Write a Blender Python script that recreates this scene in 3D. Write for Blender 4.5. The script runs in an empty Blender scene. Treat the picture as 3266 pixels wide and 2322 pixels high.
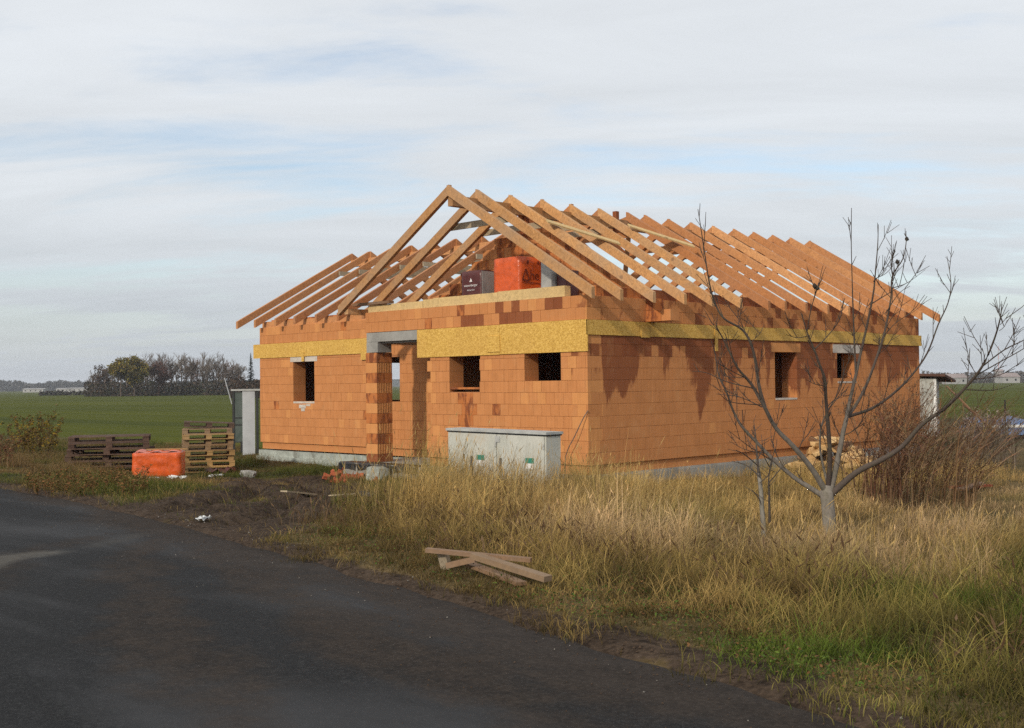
import bpy, bmesh, math, random
import numpy as np
from mathutils import Vector, Matrix

R = random.Random(7)
rng = np.random.default_rng(11)
scene = bpy.context.scene
COL = scene.collection

# ------------------------------------------------------------------ camera
CAM = np.array([15.4904, -17.8027, 1.6847])
FWD = np.array([-0.7042, 0.7098, 0.0175])
RGT = np.array([0.7097, 0.7044, -0.0110])
UPV = np.array([0.0201, -0.0047, 0.9998])
FPX = 3676.5
cd = bpy.data.cameras.new("camera")
cd.sensor_width = 36.0
cd.lens = 40.525
cd.clip_start = 0.1
cd.clip_end = 9000.0
cam = bpy.data.objects.new("camera", cd)
m3 = Matrix((RGT, UPV, -FWD)).transposed()
m3 = m3.to_quaternion().to_matrix()
cam.matrix_world = Matrix.Translation(Vector(CAM)) @ m3.to_4x4()
COL.objects.link(cam)
scene.camera = cam

# ------------------------------------------------------------------ light
SUN_EL = math.radians(25.0)
SUN_AZ = math.radians(14.0)          # from the front wall's normal, towards +x
sun_dir = Vector((math.sin(SUN_AZ) * math.cos(SUN_EL), -math.cos(SUN_AZ) * math.cos(SUN_EL), math.sin(SUN_EL)))
sl = bpy.data.lights.new("sun", 'SUN')
sl.energy = 2.5
sl.angle = math.radians(2.0)
sl.color = (1.0, 0.90, 0.74)
so = bpy.data.objects.new("sun", sl)
so.rotation_euler = (-sun_dir).to_track_quat('-Z', 'Y').to_euler()
COL.objects.link(so)

world = bpy.data.worlds.new("World")
scene.world = world
world.use_nodes = True


def build_world():
    nt = world.node_tree
    N, L = nt.nodes, nt.links
    N.clear()
    out = N.new('ShaderNodeOutputWorld')
    bg = N.new('ShaderNodeBackground')
    bg.inputs['Strength'].default_value = 1.0
    L.new(bg.outputs[0], out.inputs[0])
    sky = N.new('ShaderNodeTexSky')
    sky.sky_type = 'NISHITA'
    sky.sun_disc = False
    sky.sun_elevation = SUN_EL
    sky.sun_rotation = math.atan2(sun_dir.x, sun_dir.y)
    sky.air_density = 1.0
    sky.dust_density = 1.0
    sk = N.new('ShaderNodeVectorMath'); sk.operation = 'SCALE'
    sk.inputs['Scale'].default_value = 0.15
    L.new(sky.outputs[0], sk.inputs[0])
    tc = N.new('ShaderNodeTexCoord')
    sep = N.new('ShaderNodeSeparateXYZ')
    L.new(tc.outputs['Generated'], sep.inputs[0])

    def M(op, a, b=None, c=None, clamp=False):
        n = N.new('ShaderNodeMath'); n.operation = op; n.use_clamp = clamp
        for i, v in enumerate((a, b, c)):
            if v is None: continue
            if isinstance(v, (int, float)): n.inputs[i].default_value = v
            else: L.new(v, n.inputs[i])
        return n.outputs[0]
    z = M('MAXIMUM', sep.outputs['Z'], 0.0)
    zz = M('ADD', z, 0.16)
    # coordinates on a flat cloud deck, turned so that streaks run left-right in view
    u = M('DIVIDE', sep.outputs['X'], zz)
    v = M('DIVIDE', sep.outputs['Y'], zz)
    comb = N.new('ShaderNodeCombineXYZ')
    L.new(u, comb.inputs[0]); L.new(v, comb.inputs[1])
    m0 = N.new('ShaderNodeMapping')
    m0.inputs['Rotation'].default_value = (0, 0, math.radians(-41.0))
    L.new(comb.outputs[0], m0.inputs[0])
    mp = N.new('ShaderNodeMapping')
    mp.inputs['Location'].default_value = (2.58, 4.62, 0.0)
    mp.inputs['Scale'].default_value = (0.36, 1.0, 1.0)
    L.new(m0.outputs[0], mp.inputs[0])

    def noise(scale, detail, rough, dist=0.0):
        n = N.new('ShaderNodeTexNoise')
        n.inputs['Scale'].default_value = scale
        n.inputs['Detail'].default_value = detail
        n.inputs['Roughness'].default_value = rough
        n.inputs['Distortion'].default_value = dist
        L.new(mp.outputs[0], n.inputs['Vector'])
        return n.outputs['Fac']
    n1 = noise(1.15, 6.0, 0.55, 0.3)
    n2 = noise(4.2, 8.0, 0.62, 0.5)
    s = M('ADD', M('MULTIPLY', n1, 0.68), M('MULTIPLY', n2, 0.32))
    cover = N.new('ShaderNodeMapRange')
    cover.interpolation_type = 'SMOOTHSTEP'
    cover.inputs['From Min'].default_value = 0.33
    cover.inputs['From Max'].default_value = 0.52
    cover.inputs['To Min'].default_value = 0.12
    cover.inputs['To Max'].default_value = 0.97
    L.new(s, cover.inputs['Value'])
    # brightness of the thin cloud: a little darker and greyer towards the horizon
    br = N.new('ShaderNodeValToRGB')
    e = br.color_ramp.elements
    e[0].position = 0.0; e[0].color = (0.52, 0.565, 0.615, 1)
    e[1].position = 0.95; e[1].color = (1.14, 1.13, 1.12, 1)  # overhead, above the view, brightened to lift ambient on the long wall
    k = e.new(0.06); k.color = (0.60, 0.645, 0.69, 1)
    k = e.new(0.15); k.color = (0.75, 0.788, 0.825, 1)
    k = e.new(0.40); k.color = (0.80, 0.832, 0.868, 1)
    k = e.new(0.62); k.color = (0.96, 0.965, 0.97, 1)
    L.new(z, br.inputs[0])
    soft = noise(2.2, 8.0, 0.62, 0.6)
    var = N.new('ShaderNodeMapRange')
    var.inputs['From Min'].default_value = 0.3
    var.inputs['From Max'].default_value = 0.7
    var.inputs['To Min'].default_value = 0.91
    var.inputs['To Max'].default_value = 1.06
    L.new(soft, var.inputs['Value'])
    cl = N.new('ShaderNodeVectorMath'); cl.operation = 'SCALE'
    L.new(br.outputs[0], cl.inputs[0]); L.new(var.outputs[0], cl.inputs['Scale'])
    mix = N.new('ShaderNodeMix'); mix.data_type = 'RGBA'
    low = M('SUBTRACT', 1.0, M('MULTIPLY', z, 5.0), None, True)
    L.new(M('MAXIMUM', cover.outputs[0], low), mix.inputs['Factor'])
    L.new(sk.outputs[0], mix.inputs['A'])
    L.new(cl.outputs[0], mix.inputs['B'])
    L.new(mix.outputs['Result'], bg.inputs[0])


build_world()
scene.view_settings.view_transform = 'Standard'
scene.view_settings.look = 'None'
scene.view_settings.exposure = 0.0
scene.view_settings.gamma = 1.0
scene.cycles.use_denoising = False
scene.cycles.sample_clamp_indirect = 3.0
scene.cycles.max_bounces = 6
scene.cycles.diffuse_bounces = 3
scene.cycles.glossy_bounces = 2
scene.cycles.transparent_max_bounces = 6
scene.cycles.volume_bounces = 0

# ------------------------------------------------------------------ helpers


def ray(px, py):
    return FWD + (px - 1633) / FPX * RGT - (py - 1161) / FPX * UPV


def at_depth(px, py, d):
    return CAM + ray(px, py) * d


def on_z(px, py, z):
    r = ray(px, py); return CAM + r * (z - CAM[2]) / r[2]


EDGE = np.array([(-400, -6.0), (-60, -8.8), (-20, -9.6), (-4.93, -9.86), (-1.52, -10.02), (2.89, -10.59), (6.3, -11.2), (8.14, -11.58),
                 (9.86, -11.92), (10.89, -12.12), (12.08, -12.33), (13.0, -12.55), (20, -14.0), (60, -21), (400, -70)])


def yroad(x):
    return np.interp(x, EDGE[:, 0], EDGE[:, 1])


def _hash(ix, iy, seed):
    n = (ix.astype(np.int64) * 374761393 + iy.astype(np.int64) * 668265263 + seed * 1442695041) & 0xffffffff
    n = ((n ^ (n >> 13)) * 1274126177) & 0xffffffff
    return ((n ^ (n >> 16)) & 0xffff) / 65535.0


def vnoise(x, y, s, seed=0):
    x = np.asarray(x, float) / s; y = np.asarray(y, float) / s
    ix = np.floor(x); iy = np.floor(y)
    fx = x - ix; fy = y - iy
    fx = fx * fx * (3 - 2 * fx); fy = fy * fy * (3 - 2 * fy)
    a = _hash(ix, iy, seed); b = _hash(ix + 1, iy, seed); c = _hash(ix, iy + 1, seed); d = _hash(ix + 1, iy + 1, seed)
    return (a + (b - a) * fx) * (1 - fy) + (c + (d - c) * fx) * fy


def fbm(x, y, s, seed=0, o=4):
    t = 0; a = 0.5; n = 0
    for i in range(o):
        t = t + a * vnoise(x, y, s, seed + i * 17); n += a
        a *= 0.5; s *= 0.5
    return t / n


def sstep(a, b, v):
    t = np.clip((np.asarray(v, float) - a) / (b - a), 0, 1)
    return t * t * (3 - 2 * t)


def seg_dist(x, y, pts):
    best = np.full(np.shape(x), 1e9)
    for (x0, y0), (x1, y1) in zip(pts[:-1], pts[1:]):
        dx, dy = x1 - x0, y1 - y0
        t = np.clip(((x - x0) * dx + (y - y0) * dy) / (dx * dx + dy * dy), 0, 1)
        best = np.minimum(best, np.hypot(x - x0 - t * dx, y - y0 - t * dy))
    return best


RUT1 = [(3.6, -11.2), (2.2, -9.0), (-0.6, -6.4), (-4.4, -3.6), (-8.0, -1.6)]
RUT2 = [(1.6, -10.9), (0.4, -8.8), (-2.0, -6.6), (-6.0, -4.0), (-9.0, -3.0)]


def mud_mask(x, y):
    d = np.minimum(seg_dist(x, y, RUT1), seg_dist(x, y, RUT2))
    m = sstep(1.45, 0.25, d + (fbm(x, y, 0.9, 3) - 0.5) * 2.0)
    d3 = np.hypot((x + 6.5) / 3.2, (y + 2.6) / 1.3)
    return np.maximum(m, 0.9 * sstep(1.2, 0.5, d3 + (fbm(x, y, 1.0, 9) - 0.5)))


def ground_z(x, y):
    x = np.asarray(x, float); y = np.asarray(y, float)
    d = y - yroad(x)
    amp = 0.60 - 0.14 * sstep(0.0, 5.0, x)
    g = 0.03 - amp * sstep(0.3, 8.5, d) - 0.0
    near = sstep(120, 40, np.hypot(x - 5, y + 5))
    g = g + near * sstep(0.0, 1.0, d) * ((fbm(x, y, 2.4, 5) - 0.5) * 0.16 + (fbm(x, y, 0.5, 21, 3) - 0.5) * 0.07)
    m = mud_mask(x, y)
    g = g - near * sstep(0.1, 0.8, d) * (0.16 * sstep(0.32, 0.04, seg_dist(x, y, RUT1)) + 0.18 * sstep(0.30, 0.04, seg_dist(x, y, RUT2)))
    g = g + near * m * sstep(0.2, 1.0, d) * ((fbm(x, y, 0.45, 33, 3) - 0.45) * 0.15 + (np.abs(fbm(x, y, 0.26, 35, 3) - 0.5)) * -0.34 + 0.03)
    g = g + 0.10 * np.exp(-((x - 1.7) / 0.75) ** 2 - ((y + 8.0) / 0.45) ** 2)
    under = sstep(0.05, -0.35, d)
    return g * (1 - under) + (-0.09) * under


def gz(x, y):
    return float(ground_z(np.array([x]), np.array([y]))[0])


_TS = 4.0 * 1.004 ** np.arange(0, 1100)


def on_ground(px, py, lift=0.0):
    """where the line of sight through a picture point meets the ground"""
    r = ray(px, py)
    P = CAM[None] + r[None] * _TS[::12, None]
    hit = np.where(P[:, 2] <= ground_z(P[:, 0], P[:, 1]) + lift)[0]
    i0 = max(0, (int(hit[0]) - 1) * 12) if len(hit) else len(_TS) - 14
    P = CAM[None] + r[None] * _TS[i0:i0 + 14, None]
    hit = np.where(P[:, 2] <= ground_z(P[:, 0], P[:, 1]) + lift)[0]
    return P[int(hit[0]) if len(hit) else -1]


class MB:
    """collects geometry for one mesh object"""

    def __init__(s):
        s.v = []; s.f = []; s.m = []

    def add(s, vs, fs, mi=0):
        o = len(s.v)
        s.v.extend([tuple(p) for p in vs])
        for f in fs:
            s.f.append([i + o for i in f]); s.m.append(mi)

    def box(s, x0, x1, y0, y1, z0, z1, mi=0):
        s.add([(x0, y0, z0), (x1, y0, z0), (x1, y1, z0), (x0, y1, z0), (x0, y0, z1), (x1, y0, z1), (x1, y1, z1), (x0, y1, z1)],
              [(0, 3, 2, 1), (4, 5, 6, 7), (0, 1, 5, 4), (1, 2, 6, 5), (2, 3, 7, 6), (3, 0, 4, 7)], mi)

    def beam(s, a, b, w, h, up=(0, 0, 1), mi=0, jit=0.0):
        """box from a to b (centre line), w across, h along 'up'"""
        a = Vector(a); b = Vector(b); d = (b - a).normalized(); up = Vector(up)
        side = d.cross(up).normalized(); u = side.cross(d).normalized()
        P = []
        for p in (a, b):
            for sx, sy in ((-1, -1), (1, -1), (1, 1), (-1, 1)):
                P.append(p + side * (sx * w / 2) + u * (sy * h / 2))
        s.add(P, [(0, 1, 2, 3), (7, 6, 5, 4), (0, 4, 5, 1), (1, 5, 6, 2), (2, 6, 7, 3), (3, 7, 4, 0)], mi)

    def tube(s, pts, rad, n=6, mi=0, cap=True):
        pts = [Vector(p) for p in pts]
        rings = []
        ref = Vector((0.31, 0.17, 0.93)).normalized()
        for i, p in enumerate(pts):
            t = (pts[min(i + 1, len(pts) - 1)] - pts[max(i - 1, 0)])
            if t.length < 1e-9: t = Vector((0, 0, 1))
            t.normalize()
            a = t.cross(ref)
            if a.length < 0.05: a = t.cross(Vector((1, 0, 0)))
            a.normalize(); b = t.cross(a)
            r = rad[i] if hasattr(rad, '__len__') else rad
            rings.append([p + (a * math.cos(2 * math.pi * k / n) + b * math.sin(2 * math.pi * k / n)) * r for k in range(n)])
        vs = [q for rg in rings for q in rg]
        fs = []
        for i in range(len(rings) - 1):
            for k in range(n):
                k2 = (k + 1) % n
                fs.append((i * n + k, i * n + k2, (i + 1) * n + k2, (i + 1) * n + k))
        if cap:
            fs.append(tuple(range(n - 1, -1, -1)))
            fs.append(tuple((len(rings) - 1) * n + k for k in range(n)))
        s.add(vs, fs, mi)

    def mesh(s, name, mats, smooth=False):
        me = bpy.data.meshes.new(name)
        me.from_pydata(s.v, [], s.f)
        for mt in (mats if isinstance(mats, (list, tuple)) else [mats]):
            me.materials.append(mt)
        if any(s.m): me.polygons.foreach_set('material_index', s.m)
        if smooth: me.polygons.foreach_set('use_smooth', [True] * len(me.polygons))
        me.update()
        return me

    def build(s, name, mats, parent=None, smooth=False):
        return link(name, s.mesh(name, mats, smooth), parent)


def link(name, me, parent=None):
    o = bpy.data.objects.new(name, me)
    COL.objects.link(o)
    if parent is not None: o.parent = parent
    return o


def tag(o, label=None, cat=None, group=None, kind=None):
    if label: o['label'] = label
    if cat: o['category'] = cat
    if group: o['group'] = group
    if kind: o['kind'] = kind
    return o


def empty(name, loc=(0, 0, 0), rz=0.0):
    o = bpy.data.objects.new(name, None)
    o.location = loc; o.rotation_euler = (0, 0, rz)
    o.empty_display_size = 0.2
    COL.objects.link(o)
    return o


def catmull_v(P, sub=5):
    P = [Vector(p) for p in P]; Q = [2 * P[0] - P[1]] + P + [2 * P[-1] - P[-2]]; o = []
    for i in range(1, len(Q) - 2):
        for k in range(sub):
            t = k / sub; a, b, c, d = Q[i - 1:i + 3]
            o.append(0.5 * ((2 * b) + (c - a) * t + (2 * a - 5 * b + 4 * c - d) * t * t + (3 * b - a - 3 * c + d) * t ** 3))
    return o + [P[-1]]


def copy_tree(o, parent=None):
    c = o.copy(); COL.objects.link(c); c.parent = parent
    for ch in list(o.children): copy_tree(ch, c)
    return c


def np_mesh(name, verts, faces_flat, nper, mats, colors=None, smooth=False):
    """fast mesh from numpy arrays; faces all have nper corners"""
    me = bpy.data.meshes.new(name)
    nv = len(verts); nf = len(faces_flat) // nper
    me.vertices.add(nv)
    me.vertices.foreach_set('co', np.ascontiguousarray(verts, dtype=np.float32).ravel())
    me.loops.add(nf * nper)
    me.loops.foreach_set('vertex_index', np.ascontiguousarray(faces_flat, dtype=np.int32))
    me.polygons.add(nf)
    me.polygons.foreach_set('loop_start', np.arange(0, nf * nper, nper, dtype=np.int32))
    if smooth: me.polygons.foreach_set('use_smooth', np.ones(nf, dtype=bool))
    if colors is not None:
        ca = me.color_attributes.new('Col', 'FLOAT_COLOR', 'POINT')
        c4 = np.ones((nv, 4), np.float32); c4[:, :colors.shape[1]] = colors
        ca.data.foreach_set('color', c4.ravel())
    for mt in (mats if isinstance(mats, (list, tuple)) else [mats]): me.materials.append(mt)
    me.update(calc_edges=True)
    me.validate()
    return me


# ------------------------------------------------------------------ materials
class NT:
    def __init__(s, name, rough=0.85, spec=0.2):
        s.mat = bpy.data.materials.new(name)
        s.mat.use_nodes = True
        s.N = s.mat.node_tree.nodes; s.L = s.mat.node_tree.links
        s.b = s.N['Principled BSDF']
        s.b.inputs['Roughness'].default_value = rough
        s.b.inputs['Specular IOR Level'].default_value = spec
        s.tc = s.N.new('ShaderNodeTexCoord')
        s.geo = s.N.new('ShaderNodeNewGeometry')

    def put(s, sock, v):
        if isinstance(v, bpy.types.NodeSocket): s.L.new(v, sock)
        elif isinstance(v, (tuple, list)):
            sock.default_value = (*v, 1.0) if len(v) == 3 and sock.type == 'RGBA' else v
        else: sock.default_value = v

    def map(s, scale=(1, 1, 1), rot=(0, 0, 0), coord='Object'):
        m = s.N.new('ShaderNodeMapping')
        m.inputs['Scale'].default_value = scale; m.inputs['Rotation'].default_value = rot
        src = s.geo.outputs['Position'] if coord == 'World' else s.tc.outputs[coord]
        s.L.new(src, m.inputs[0]); return m.outputs[0]

    def noise(s, vec, scale, detail=4, rough=0.55, dist=0.0, out='Fac'):
        n = s.N.new('ShaderNodeTexNoise')
        n.inputs['Scale'].default_value = scale; n.inputs['Detail'].default_value = detail
        n.inputs['Roughness'].default_value = rough; n.inputs['Distortion'].default_value = dist
        s.put(n.inputs['Vector'], vec); return n.outputs[out]

    def vor(s, vec, scale, feature='F1', out='Distance'):
        n = s.N.new('ShaderNodeTexVoronoi'); n.feature = feature
        n.inputs['Scale'].default_value = scale
        s.put(n.inputs['Vector'], vec); return n.outputs[out]

    def ramp(s, fac, stops):
        n = s.N.new('ShaderNodeValToRGB'); e = n.color_ramp.elements
        for i, (p, c) in enumerate(stops):
            k = e[i] if i < 2 else e.new(p)
            k.position = p; k.color = (*c, 1) if len(c) == 3 else c
        s.put(n.inputs[0], fac); return n.outputs[0]

    def mr(s, v, a, b, c=0.0, d=1.0, smooth=False):
        n = s.N.new('ShaderNodeMapRange')
        if smooth: n.interpolation_type = 'SMOOTHSTEP'
        for k, x in zip(('From Min', 'From Max', 'To Min', 'To Max'), (a, b, c, d)): n.inputs[k].default_value = x
        s.put(n.inputs['Value'], v); return n.outputs[0]

    def mix(s, fac, a, b, mode='MIX'):
        n = s.N.new('ShaderNodeMix'); n.data_type = 'RGBA'; n.blend_type = mode
        s.put(n.inputs['Factor'], fac); s.put(n.inputs['A'], a); s.put(n.inputs['B'], b)
        return n.outputs['Result']

    def math(s, op, a, b=0.0):
        n = s.N.new('ShaderNodeMath'); n.operation = op
        s.put(n.inputs[0], a); s.put(n.inputs[1], b); return n.outputs[0]

    def rnd(s):
        """a number per separate object and per separate loose piece of a joined mesh"""
        oi = s.N.new('ShaderNodeObjectInfo')
        return s.math('FRACT', s.math('ADD', oi.outputs['Random'], s.geo.outputs['Random Per Island']))

    def attr(s, name='Col'):
        n = s.N.new('ShaderNodeAttribute'); n.attribute_name = name
        return n

    def color(s, v): s.put(s.b.inputs['Base Color'], v)

    def bump(s, h, strength=0.3, dist=0.01):
        n = s.N.new('ShaderNodeBump')
        n.inputs['Strength'].default_value = strength; n.inputs['Distance'].default_value = dist
        s.put(n.inputs['Height'], h); s.L.new(n.outputs[0], s.b.inputs['Normal'])


MAT = {}


def m_brick(name, lo, hi, dark=False, runs=False):
    t = NT(name, 0.9, 0.12)
    v = t.map(coord='World')
    r = t.rnd()
    base = t.ramp(r, [(0.0, lo), (1.0, hi), (0.35, tuple(0.65 * a + 0.35 * b for a, b in zip(lo, hi))), (0.8, tuple(0.3 * a + 0.7 * b * 0.97 for a, b in zip(lo, hi)))])
    n = t.noise(v, 5.0, 6, 0.62)
    c = t.mix(t.mr(n, 0.35, 0.72, 0.0, 0.32), base, tuple(x * 0.62 for x in lo))
    # faint vertical comb lines left by the extruder
    vs = t.map((46, 46, 0.9), coord='World')
    st = t.noise(vs, 1.0, 3, 0.6)
    c = t.mix(t.mr(st, 0.45, 0.75, 0.0, 0.42), c, tuple(min(1, x * 1.3) for x in hi))
    if dark:
        dr = t.noise(t.map((4.2, 4.2, 1.5), coord='World'), 1.0, 5, 0.6, 0.5)
        c = t.mix(t.mr(dr, dark - 0.05, dark + 0.05), (0.21, 0.068, 0.030), c)
    if runs:
        # rain that ran off the slab edge has soaked the wall below the board band in tongues
        sp = t.N.new('ShaderNodeSeparateXYZ'); t.L.new(t.geo.outputs['Position'], sp.inputs[0])
        hb = t.math('SUBTRACT', 2.75, sp.outputs[2])
        rn = t.noise(t.map((1.0, 1.25, 0.30), coord='World'), 1.0, 6, 0.62, 0.35)
        wt = t.mr(t.math('SUBTRACT', rn, t.math('ADD', 0.395, t.math('MULTIPLY', t.math('MAXIMUM', hb, 0.0), 0.135))), 0.0, 0.035)
        wt = t.math('MULTIPLY', wt, t.mr(hb, -0.01, 0.0))
        c = t.mix(t.math('MULTIPLY', wt, 0.9), c, (0.225, 0.074, 0.032))
        rn2 = t.noise(t.map((1.0, 1.6, 1.1), coord='World'), 1.0, 5, 0.6, 0.3)
        c = t.mix(t.math('MULTIPLY', t.mr(hb, -0.2, -0.21), t.mr(rn2, 0.56, 0.60, 0.0, 0.7)), c, (0.225, 0.074, 0.032))
    # soot-dark kiln flecks and pale dust
    fl = t.noise(v, 1.3, 5, 0.7)
    c = t.mix(t.mr(fl, 0.56, 0.75, 0.0, 0.35), c, tuple(x * 0.7 for x in lo))
    c = t.mix(t.mr(t.noise(v, 2.1, 4, 0.6, 0.4), 0.56, 0.70, 0.0, 0.22), c, (0.55, 0.30, 0.14))
    t.color(c)
    t.bump(t.math('ADD', st, t.math('MULTIPLY', n, 0.6)), 0.35, 0.006)
    return t.mat


MAT['brick'] = m_brick('fired clay brick', (0.49, 0.203, 0.075), (0.535, 0.228, 0.087))
MAT['brick_pale'] = m_brick('pale clay brick', (0.555, 0.244, 0.088), (0.60, 0.268, 0.098))
MAT['brick_wet_shade'] = m_brick('clay brick dark from rain and shade', (0.215, 0.068, 0.029), (0.27, 0.092, 0.039))
MAT['brick_damp_shade'] = m_brick('clay brick dark from damp and shade', (0.44, 0.152, 0.048), (0.50, 0.178, 0.058), 0.47)
MAT['brick_run'] = m_brick('clay brick with water runs', (0.49, 0.203, 0.075), (0.535, 0.228, 0.087), False, True)
MAT['brick_red'] = m_brick('broken red brick', (0.26, 0.06, 0.03), (0.42, 0.12, 0.06))


def m_joint():
    t = NT('thin bed joint', 0.95, 0.05)
    n = t.noise(t.map(coord='World'), 6, 3)
    t.color(t.ramp(n, [(0.3, (0.33, 0.14, 0.06)), (0.7, (0.45, 0.20, 0.09))]))
    return t.mat


MAT['joint'] = m_joint()


def m_wood(name, a, b, knots=(0.20, 0.09, 0.035), grey=0.0):
    t = NT(name, 0.75, 0.2)
    v = t.map((1, 1, 1))
    r = t.rnd()
    g = t.noise(t.map((3, 3, 3), coord='World'), 2.2, 7, 0.65, 2.5)
    st = t.noise(t.map((30, 30, 30), coord='World'), 0.9, 4, 0.6, 1.6)
    c = t.ramp(r, [(0.0, a), (1.0, b)])
    c = t.mix(t.mr(g, 0.4, 0.68, 0, 0.62), c, tuple(x * 0.55 for x in a))
    c = t.mix(t.mr(st, 0.5, 0.75, 0, 0.35), c, tuple(x * 0.55 for x in a))
    kn = t.vor(t.map((1.6, 1.6, 1.6), coord='World'), 1.0)
    c = t.mix(t.mr(kn, 0.05, 0.10, 0.75, 0.0), c, knots)
    if grey:
        gn = t.noise(t.map(coord='World'), 1.1, 5, 0.6)
        c = t.mix(t.mr(gn, 0.4, 0.65, 0, grey), c, (0.30, 0.26, 0.21))
    t.color(c)
    t.bump(st, 0.25, 0.004)
    return t.mat


MAT['rafter'] = m_wood('fresh sawn spruce', (0.44, 0.180, 0.068), (0.70, 0.35, 0.145), grey=0.10)
MAT['rafter_red'] = m_wood('red brown spruce', (0.39, 0.150, 0.055), (0.55, 0.245, 0.090), grey=0.18)  # redder, darker tone for the wing and left slope rafters
MAT['rafter_weather'] = m_wood('spruce beginning to weather', (0.38, 0.185, 0.070), (0.66, 0.355, 0.145), grey=0.34)
MAT['board'] = m_wood('grey weathered board', (0.40, 0.31, 0.20), (0.52, 0.42, 0.28), grey=0.55)
MAT['beam'] = m_wood('pale sawn beam', (0.62, 0.43, 0.19), (0.70, 0.49, 0.23), grey=0.15)
MAT['pallet'] = m_wood('pallet wood', (0.34, 0.20, 0.075), (0.46, 0.285, 0.115), grey=0.2)
MAT['pallet_mid'] = m_wood('aged pallet wood', (0.20, 0.115, 0.056), (0.33, 0.21, 0.11), grey=0.3)
MAT['pallet_old'] = m_wood('wet dark pallet wood', (0.065, 0.036, 0.026), (0.14, 0.085, 0.062), (0.03, 0.02, 0.015), grey=0.10)
MAT['plank'] = m_wood('weathered brown plank', (0.20, 0.105, 0.055), (0.28, 0.165, 0.085), grey=0.25)
MAT['log'] = m_wood('split firewood', (0.62, 0.40, 0.18), (0.74, 0.52, 0.27), grey=0.05)


def m_osb():
    t = NT('oriented strand board', 0.7, 0.25)
    v1 = t.map((1, 1, 2.6), (0.35, 0.2, 0.1), 'World')
    c1 = t.vor(v1, 30, out='Color'); c2 = t.vor(t.map((2.4, 2.4, 1), (0.2, 0.5, 0.3), 'World'), 24, out='Color')
    s = t.N.new('ShaderNodeSeparateColor'); t.L.new(c1, s.inputs[0])
    s2 = t.N.new('ShaderNodeSeparateColor'); t.L.new(c2, s2.inputs[0])
    k = t.math('ADD', t.math('MULTIPLY', s.outputs[0], 0.6), t.math('MULTIPLY', s2.outputs[1], 0.4))
    c = t.ramp(k, [(0.10, (0.40, 0.225, 0.042)), (0.90, (0.74, 0.48, 0.135)), (0.5, (0.58, 0.350, 0.074))])
    n = t.noise(t.map(coord='World'), 1.0, 5, 0.6)
    c = t.mix(t.mr(n, 0.42, 0.7, 0, 0.3), c, (0.46, 0.25, 0.07))
    t.color(c); t.bump(k, 0.2, 0.004)
    return t.mat


MAT['osb'] = m_osb()


def m_concrete(name, a, b, sc=2.0, stain=None):
    t = NT(name, 0.92, 0.15)
    v = t.map(coord='World')
    n = t.noise(v, sc, 7, 0.65)
    c = t.ramp(n, [(0.3, a), (0.7, b)])
    f = t.noise(v, 38, 3, 0.6)
    c = t.mix(t.mr(f, 0.5, 0.75, 0, 0.35), c, tuple(x * 0.6 for x in a))
    if stain:
        c = t.mix(t.mr(t.noise(v, 1.4, 6, 0.7, 0.6), 0.52, 0.66, 0, 0.85), c, stain)
    t.color(c); t.bump(t.math('ADD', n, t.math('MULTIPLY', f, 0.4)), 0.5, 0.012)
    return t.mat


MAT['concrete'] = m_concrete('grey cast concrete', (0.22, 0.215, 0.20), (0.36, 0.35, 0.33))
MAT['slab_white'] = m_concrete('pale foundation boards', (0.23, 0.25, 0.225), (0.43, 0.46, 0.42), 4.0, (0.12, 0.11, 0.09))
MAT['mortar'] = m_concrete('smeared pale mortar', (0.42, 0.37, 0.32), (0.62, 0.56, 0.50), 5.0)
MAT['cabinet'] = m_concrete('speckled weathered cabinet shell', (0.40, 0.41, 0.37), (0.53, 0.53, 0.485), 2.2, (0.44, 0.40, 0.33))


def m_plain(name, col, rough=0.6, spec=0.3, var=0.25, sc=4.0, metal=0.0, bump=0.0):
    t = NT(name, rough, spec)
    n = t.noise(t.map(coord='World'), sc, 6, 0.6)
    t.color(t.mix(t.mr(n, 0.35, 0.7, 0, 1), col, tuple(c * (1 - var) for c in col)))
    t.b.inputs['Metallic'].default_value = metal
    if bump: t.bump(n, bump, 0.02)
    return t.mat


MAT['dirt'] = m_concrete('loose grey dirt', (0.085, 0.068, 0.055), (0.17, 0.14, 0.115), 4.0)
MAT['orange_wrap'] = m_plain('orange shrink film', (0.68, 0.105, 0.016), 0.32, 0.5, 0.35, 6.0, bump=1.0)
MAT['maroon_wrap'] = m_plain('maroon shrink film', (0.095, 0.020, 0.018), 0.35, 0.5, 0.4, 5.0, bump=0.4)
MAT['grey_wrap'] = m_plain('clear grey film', (0.36, 0.36, 0.345), 0.4, 0.4, 0.3, 4.0, bump=0.3)
MAT['white_ink'] = m_plain('white print', (0.72, 0.70, 0.70), 0.6, 0.2, 0.15)
MAT['dark_ink'] = m_plain('dark print', (0.16, 0.03, 0.015), 0.6, 0.2, 0.2)
MAT['black_film'] = m_plain('black bitumen membrane', (0.015, 0.016, 0.019), 0.5, 0.4, 0.5, 6.0, bump=0.6)
MAT['dark_metal'] = m_plain('black painted steel', (0.018, 0.020, 0.022), 0.5, 0.4, 0.3)
MAT['grey_panel'] = m_plain('pale grey sheet', (0.43, 0.45, 0.475), 0.55, 0.3, 0.18, 2.0)
MAT['lid'] = m_plain('grey lid', (0.42, 0.43, 0.42), 0.6, 0.25, 0.3)
MAT['green_label'] = m_plain('green label', (0.045, 0.26, 0.19), 0.5, 0.3, 0.3)
MAT['white_paint'] = m_plain('white card', (0.74, 0.74, 0.72), 0.6, 0.3, 0.12)
MAT['lock'] = m_plain('dark lock', (0.10, 0.095, 0.09), 0.5, 0.4, 0.3)
MAT['white_trash'] = m_plain('white foam scraps', (0.74, 0.75, 0.73), 0.6, 0.2, 0.25)
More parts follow.
